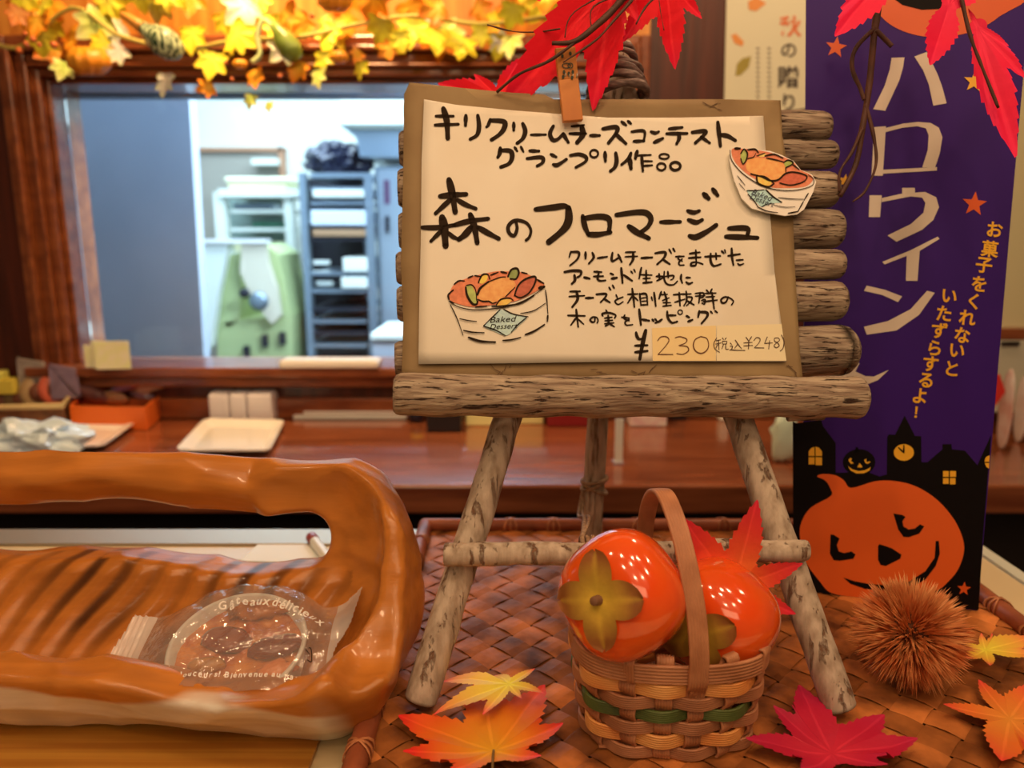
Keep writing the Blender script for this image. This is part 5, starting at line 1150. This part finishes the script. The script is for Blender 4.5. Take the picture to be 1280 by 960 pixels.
obj('gourd_stalk', tube(catmull([at_y(*q, 1.46) for q in ((345, 42), (330, 25), (322, 45), (325, 68), (315, 78))], 5), .0045, 8), mat('stalk_cream', A(206, 190, 110), .5), gl, True)
M_gp = mat('mini_pumpkin', A(232, 134, 28), .35, col2=A(214, 112, 20), scale=20)
for px, py, s_ in ((111, 76, 1.0), (424, 71, .45), (300, 80, .35), (418, 0, .8)):
    c = at_y(px, py, 1.45); gbody('mini_pumpkin', [(.003*s_, -.022*s_), (.02*s_, -.024*s_), (.037*s_, -.010*s_), (.038*s_, .006*s_), (.024*s_, .022*s_), (.006*s_, .018*s_)], c, (0, -.15, 1), M_gp, None, 10, .2)
for px, py, s_ in ((24, 63, 1), (33, 55, .9), (41, 49, 1), (67, 56, 1.1), (49, 56, .7), (300, 82, .9), (350, 95, .7), (290, 99, .6), (282, 78, .6), (31, 42, .7), (390, 20, .8)):
    obj('berry', blob(at_y(px, py, 1.45), .006*s_, .006*s_, .006*s_, Matrix.Identity(3), 0, 1, 0, 2), mat('berry_orange', A(206, 92, 36), .3), gl, True)
# ================================================================ GOODS ON THE BACK COUNTER AND SILL
def prop(nm, lab, cat, px, py, z_=None): return thing(nm, at_z(px, py, ZC if z_ is None else z_), lab, cat)
M_por = mat('white_porcelain', A(236, 214, 196), .12, coat=.5)
def plate(cs_, lab):
    W = [at_z(*q, ZC+.001) for q in cs_]; cen = sum(W, Vector())/4; th = thing('square_plate', (cen.x, cen.y, ZC), lab, 'plate'); v = []; f = []
    rings_ = [(.74, 0), (1.0, .012), (1.0, .0145), (.97, .0145), (.74, .004), (0.02, .004)]
    for s_, z_ in rings_:
        for k in range(4):
            for t in (.06, .94): a_, b_ = W[k], W[(k+1) % 4]; p = a_.lerp(b_, t); v.append(cen+(p-cen)*s_+Vector((0, 0, z_)))
    for i in range(len(rings_)-1):
        for j in range(8): k = (j+1) % 8; f.append((i*8+j, i*8+k, (i+1)*8+k, (i+1)*8+j))
    f += [tuple(range(8)), tuple(reversed(range(40, 48)))]; obj('dish', (v, f), M_por, th, bevel=0); return th
plate([(219, 572), (338, 572), (357, 533), (256, 531)], 'white square plate standing alone on the back counter behind the bowl handle')
plate([(-10, 572), (130, 566), (170, 536), (50, 533)], 'white square plate beside the orange box, half covered by a plastic bag')
bm = bmesh.new(); bmesh.ops.create_icosphere(bm, subdivisions=4, radius=1); c = at_z(35, 560, ZC+.03)
v = []; 
for q in bm.verts:
    p = Vector(q.co); r_ = 1+.5*mn.noise(p*2.2)+.3*abs(mn.noise(p*5)); v.append(c+Vector((p.x*.085*r_, p.y*.05*r_, max(-.014, p.z*.035*r_+.01))))
f = [tuple(x.index for x in fc.verts) for fc in bm.faces]; bm.free()
tag(obj('plastic_bag', (v, f), mat('thin_white_plastic', (.60, .78, .95), .25, coat=.3)), 'crumpled translucent white plastic bag on the left plate', 'bag')
# orange box with packets
def openbox(nm, lab, cat, c4, hgt, m, inner=None):
    W = [at_z(*q, ZC+.001) for q in c4]; cen = sum(W, Vector())/4; th = thing(nm, (cen.x, cen.y, ZC), lab, cat)
    for k in range(4):
        a_, b_ = W[k], W[(k+1) % 4]; d = (b_-a_).normalized(); s_ = Vector((-d.y, d.x, 0))*.003
        if s_.dot(cen-a_) < 0: s_ = -s_
        obj('side', prism([a_, b_, b_+s_, a_+s_], Vector((0, 0, hgt))), m, th)
    obj('bottom', prism(W, Vector((0, 0, .002))), m, th); return th, cen, W
M_ob = mat('orange_card', A(228, 92, 22), .5)
th, cen, W = openbox('snack_box', 'bright orange cardboard box of chocolate-coloured packets on the counter', 'box', [(90, 536), (184, 538), (213, 512), (110, 512)], .048, M_ob)
for k, (px, py, L_, W_, an, colr, lab) in enumerate(((115, 492, .07, .03, .4, (96, 50, 40), 'dark brown wrapped snack at the left of the orange box'), (140, 497, .07, .028, .1, (150, 90, 50), 'tan brown wrapped snack in the middle of the orange box'), (160, 483, .10, .02, -.35, (110, 60, 70), 'long maroon packet leaning back in the orange box'), (185, 482, .08, .03, -.2, (176, 134, 96), 'beige packet at the right of the orange box'), (178, 493, .06, .02, .3, (120, 84, 84), 'small grey-pink packet at the front right of the orange box'))):
    c = at_y(px, py, cen.y-.02+.01*k); g_ = blob(c, L_/2, .012, W_/2, Matrix.Rotation(an, 3, 'Y'), .25, 2.2, k, 3); tag(obj('snack_packet', g_, mat('packet_%d' % k, A(*colr), .3, coat=.4), smooth=True), lab, 'packet')
th, cen, W = openbox('snack_basket', 'low wicker basket of round wrapped pastries at the far left of the counter', 'basket', [(-60, 545), (82, 540), (100, 512), (-20, 512)], .052, mat('far_wicker', A(122, 66, 30), .7, col2=A(84, 42, 18), scale=60))
a_, b_ = W[0]+Vector((0, 0, .054)), W[1]+Vector((0, 0, .054)); obj('rim_strip', tube([W[k % 4]+Vector((0, 0, .054)) for k in range(5)], .006, 6), mat('rim_cream', A(196, 150, 90), .6), th)
for k, (px, py, r_, colr, lab) in enumerate(((10, 500, .038, (206, 70, 40), 'round red-wrapped pastry at the left end of the wicker basket'), (30, 497, .036, (110, 76, 40), 'dark round pastry between the red-wrapped ones in the wicker basket'), (52, 490, .040, (170, 120, 70), 'round tan pastry in the middle of the wicker basket'), (75, 486, .040, (206, 84, 52), 'round red-wrapped pastry at the right of the wicker basket'))):
    c = at_y(px, py, cen.y); M_ = Matrix.Rotation(PI/2-.2, 3, 'X') @ Matrix.Rotation(.5, 3, 'Y')
    t = thing('wrapped_pastry', c-Vector((0, 0, r_)), lab, 'pastry'); obj('disc', lathe([(r_*.8, -.010), (r_, -.006), (r_, .006), (r_*.8, .010)], c, 24, M_), mat('pastry_%d' % k, A(*colr), .35, coat=.5), t, True)
    obj('centre', lathe([(r_*.55, .010), (r_*.55, .0125), (r_*.2, .0125)], c, 20, M_), mat('pastry_c%d' % k, A(120, 60, 36), .4), t, True)
for k, (px, py, colr, lab) in enumerate(((38, 462, (176, 140, 110), 'tall beige cellophane packet behind the round pastries'), (78, 470, (150, 110, 110), 'tall pinkish grey packet behind the round pastries'))):
    pts_ = [(px-17, py-13), (px+14, py-8), (px+20, py+26), (px-12, py+28)]
    tag(obj('snack_packet', prism([at_y(*q_, 1.555-.012*k) for q_ in pts_], Vector((0, .008, 0))), mat('tallpk_%d' % k, A(*colr), .3, coat=.4, col2=tuple(x*.7 for x in A(*colr)), scale=50), bevel=.002), lab, 'packet')
t = thing('yellow_box', at_z(5, 512, ZC), 'small yellow box on the counter at the left edge', 'box'); c = at_y(6, 482, 1.56); obj('carton', box(c, (.06, .04, .03)), mat('yellow_card', A(230, 180, 60), .5), t, bevel=.002); obj('lid', box(c+Vector((-.012, .0, .024)), (.03, .03, .016)), mat('yellow_card2', A(236, 196, 84), .5), t, bevel=.002)
# three pale tissue packs
for k, (x0, x1) in enumerate(((262, 287), (288, 309), (310, 341))):
    p0, p1 = at_z(x0, 529, ZC), at_z(x1, 529, ZC); hz = at_y(x0, 494, p0.y).z-ZC
    t = thing('paper_pack', (p0+p1)/2, ('leftmost', 'middle', 'rightmost and widest')[k]+' of the three pale pinkish boxes on the counter', 'box', 'pale boxes behind the plate')
    obj('carton', box2(p0.x, p1.x-.001, p0.y, p0.y+.05, ZC+.0005, ZC+hz), mat('pink_beige_card', A(214, 178, 152), .6), t, bevel=.004); obj('flap', box2(p0.x+.002, p1.x-.003, p0.y+.006, p0.y+.045, ZC+hz+.0003, ZC+hz+.003), mat('pink_beige_card2', A(200, 166, 140), .6), t)
t = prop('cream_tray', 'flat cream wrapped tray on the counter against the window wall', 'tray', 430, 524)
p0, p1 = at_z(366, 525, ZC), at_z(508, 525, ZC); obj('base', box2(p0.x, p1.x, p0.y, p0.y+.05, ZC+.0005, ZC+.010), mat('cream_card', A(226, 200, 160), .4), t, bevel=.003); obj('cover', box2(p0.x+.02, p1.x-.01, p0.y+.008, p0.y+.045, ZC+.0103, ZC+.018), mat('cream_cover', A(236, 214, 184), .25), t, bevel=.003)
t = thing('cream_box', at_y(412, 458, YW-.03), 'long thin cream box lying on the window sill', 'box')
p0, p1 = at_y(351, 458, YW-.045), at_y(474, 458, YW-.045); obj('carton', box2(p0.x, p1.x, YW-.06, YW-.01, WZ0+.0008, WZ0+.016), mat('cream_card2', A(240, 220, 180), .4), t, bevel=.004); obj('lid_panel', box2(p0.x+.006, p1.x-.006, YW-.056, YW-.014, WZ0+.0162, WZ0+.0175), MATS['cream_card2'], t)
for k, (x0, x1, y0, y1, an, lab) in enumerate(((104, 122, 432, 460, .1, 'small cream label card at the left of the sill, half hidden'), (112, 135, 424, 458, -.1, 'middle cream label card in the sill corner'), (118, 155, 421, 456, .15, 'largest cream label card at the left corner of the sill'))):
    Y_ = 1.545-.010*k; p0, p1 = at_y(x0, y1, Y_), at_y(x1, y0, Y_); z_ = WZ0+.0005
    tag(obj('label_card', box(((p0.x+p1.x)/2, Y_+.012, z_+(p1.z-p0.z)/2), (p1.x-p0.x, .004, p1.z-p0.z), an), mat('label_cream', A(240, 214, 140), .6, col2=A(226, 196, 120), scale=60)), lab, 'card')
# behind the easel legs
for k, (nm, cat, x0, x1, y0, y1, dp, colr, lab) in enumerate((('black_case', 'case', 533, 577, 505, 541, .05, (26, 16, 16), 'small black case on the counter below the left of the sign'), ('beige_carton', 'box', 582, 632, 505, 533, .05, (226, 190, 110), 'beige carton left of the easel leg under the ledge log'), ('beige_carton', 'box', 633, 680, 505, 531, .05, (214, 176, 100), 'beige carton beside the dark red box under the ledge log'), ('red_box', 'box', 684, 748, 500, 534, .06, (130, 18, 16), 'dark red box on the counter behind the rear easel leg'), ('pink_carton', 'box', 787, 834, 505, 534, .05, (214, 150, 130), 'white and pink patterned carton under the middle of the sign'), ('black_pot', 'pot', 838, 858, 505, 526, .04, (24, 16, 16), 'little black pot beside the pink patterned carton'), ('white_carton', 'box', 900, 912, 505, 527, .04, (226, 206, 180), 'small white carton beside the right easel leg'))):
    p0, p1 = at_z(x0, y1, ZC), at_z(x1, y1, ZC); hz = at_y(x0, y0, p0.y).z-ZC; t = thing(nm, (p0+p1)/2, lab, cat)
    M_ = mat('goods_%d' % k, A(*colr), .45, col2=(A(236, 206, 186) if nm == 'pink_carton' else None), scale=40); obj('body', box2(p0.x, p1.x-.001, p0.y, p0.y+dp, ZC+.0005, ZC+hz), M_, t, bevel=.003)
    obj('lid', box2(p0.x+.002, p1.x-.003, p0.y+.002, p0.y+dp-.002, ZC+hz+.0003, ZC+hz+.004), M_, t)
t = prop('card_holder', 'upright white card holder on the counter just right of the rear easel leg', 'card', 772, 580); p0, p1 = at_z(768, 580, ZC), at_z(778, 580, ZC); hz = at_y(770, 524, p0.y).z-ZC
obj('card', box2(p0.x, p1.x, p0.y, p0.y+.003, ZC+.0005, ZC+hz), mat('card_white2', A(226, 206, 186), .4), t, label='upright white card'); obj('foot', box2(p0.x-.002, p1.x+.002, p0.y-.004, p0.y+.02, ZC+.0002, ZC+.003), mat('acrylic', A(160, 130, 120), .1), t)
p0 = at_z(978, 578, ZC); c = at_y(980, 548, p0.y); tag(obj('cellophane_bag', blob(Vector((c.x, c.y, ZC+.045)), .024, .014, .045, Matrix.Identity(3), .3, 2.5, 4), mat('pale_green_film', A(206, 196, 150), .25, coat=.4), smooth=True), 'pale greenish cellophane bag on the counter right of the easel', 'bag')
t = prop('yellow_lidded_jar', 'dark jar with a yellow lid left of the black case', 'jar', 520, 520); c = at_z(521, 527, ZC); obj('jar', lathe([(.012, 0), (.016, .002), (.016, .02), (.012, .024)], c+Vector((0, 0, .0005)), 20), mat('jar_dark', A(30, 22, 30), .3), t, True); obj('lid', lathe([(.013, .0245), (.014, .026), (.014, .032), (.01, .033)], c, 20), mat('jar_yellow', A(220, 180, 40), .4), t, True)
# right of the banner
Yr = 1.35
for k, (x0, x1, y0, y1, colr, lab) in enumerate(((1246, 1262, 462, 612, (206, 140, 110), 'tall pink wrapped packet just right of the banner'), (1263, 1284, 470, 605, (214, 168, 136), 'tall pale wrapped packet at the right edge of the frame'))):
    p0, p1 = at_y(x0, y1, Yr+.05*k), at_y(x1, y0, Yr+.05*k); tag(obj('gift_packet', blob(((p0.x+p1.x)/2, Yr+.05*k, ZC+.001+(p1.z-ZC)/2), (p1.x-p0.x)*.62, .02, (p1.z-ZC)/2, Matrix.Identity(3), .12, 2, k+30), mat('gift_%d' % k, A(*colr), .3, coat=.4, col2=A(226, 190, 170), scale=18), smooth=True), lab, 'packet')
c = at_y(1250, 485, Yr-.04); tag(obj('red_tag', prism([at_y(1242, 470, Yr-.017), at_y(1250, 468, Yr-.017), at_y(1257, 490, Yr-.017), at_y(1244, 508, Yr-.017)], Vector((0, .003, 0))), mat('red_paper', A(214, 44, 30), .5)), 'red paper tag hanging on the pink packet beside the banner', 'tag')
t = thing('rear_shelf_unit', at_y(1270, 440, 1.47), 'cream shelf board with a dark slot on the wall right of the banner', 'shelf')
obj('panel', box2(at_y(1238, 430, 1.46).x, 2.2, 1.46, 1.469, at_y(1250, 515, 1.46).z, at_y(1250, 426, 1.46).z), mat('shelf_cream', A(186, 160, 120), .6), t)
obj('slot', box2(at_y(1252, 430, 1.457).x, at_y(1274, 430, 1.457).x, 1.455, 1.4595, at_y(1250, 432, 1.457).z, at_y(1250, 427, 1.457).z), M_dark, t)
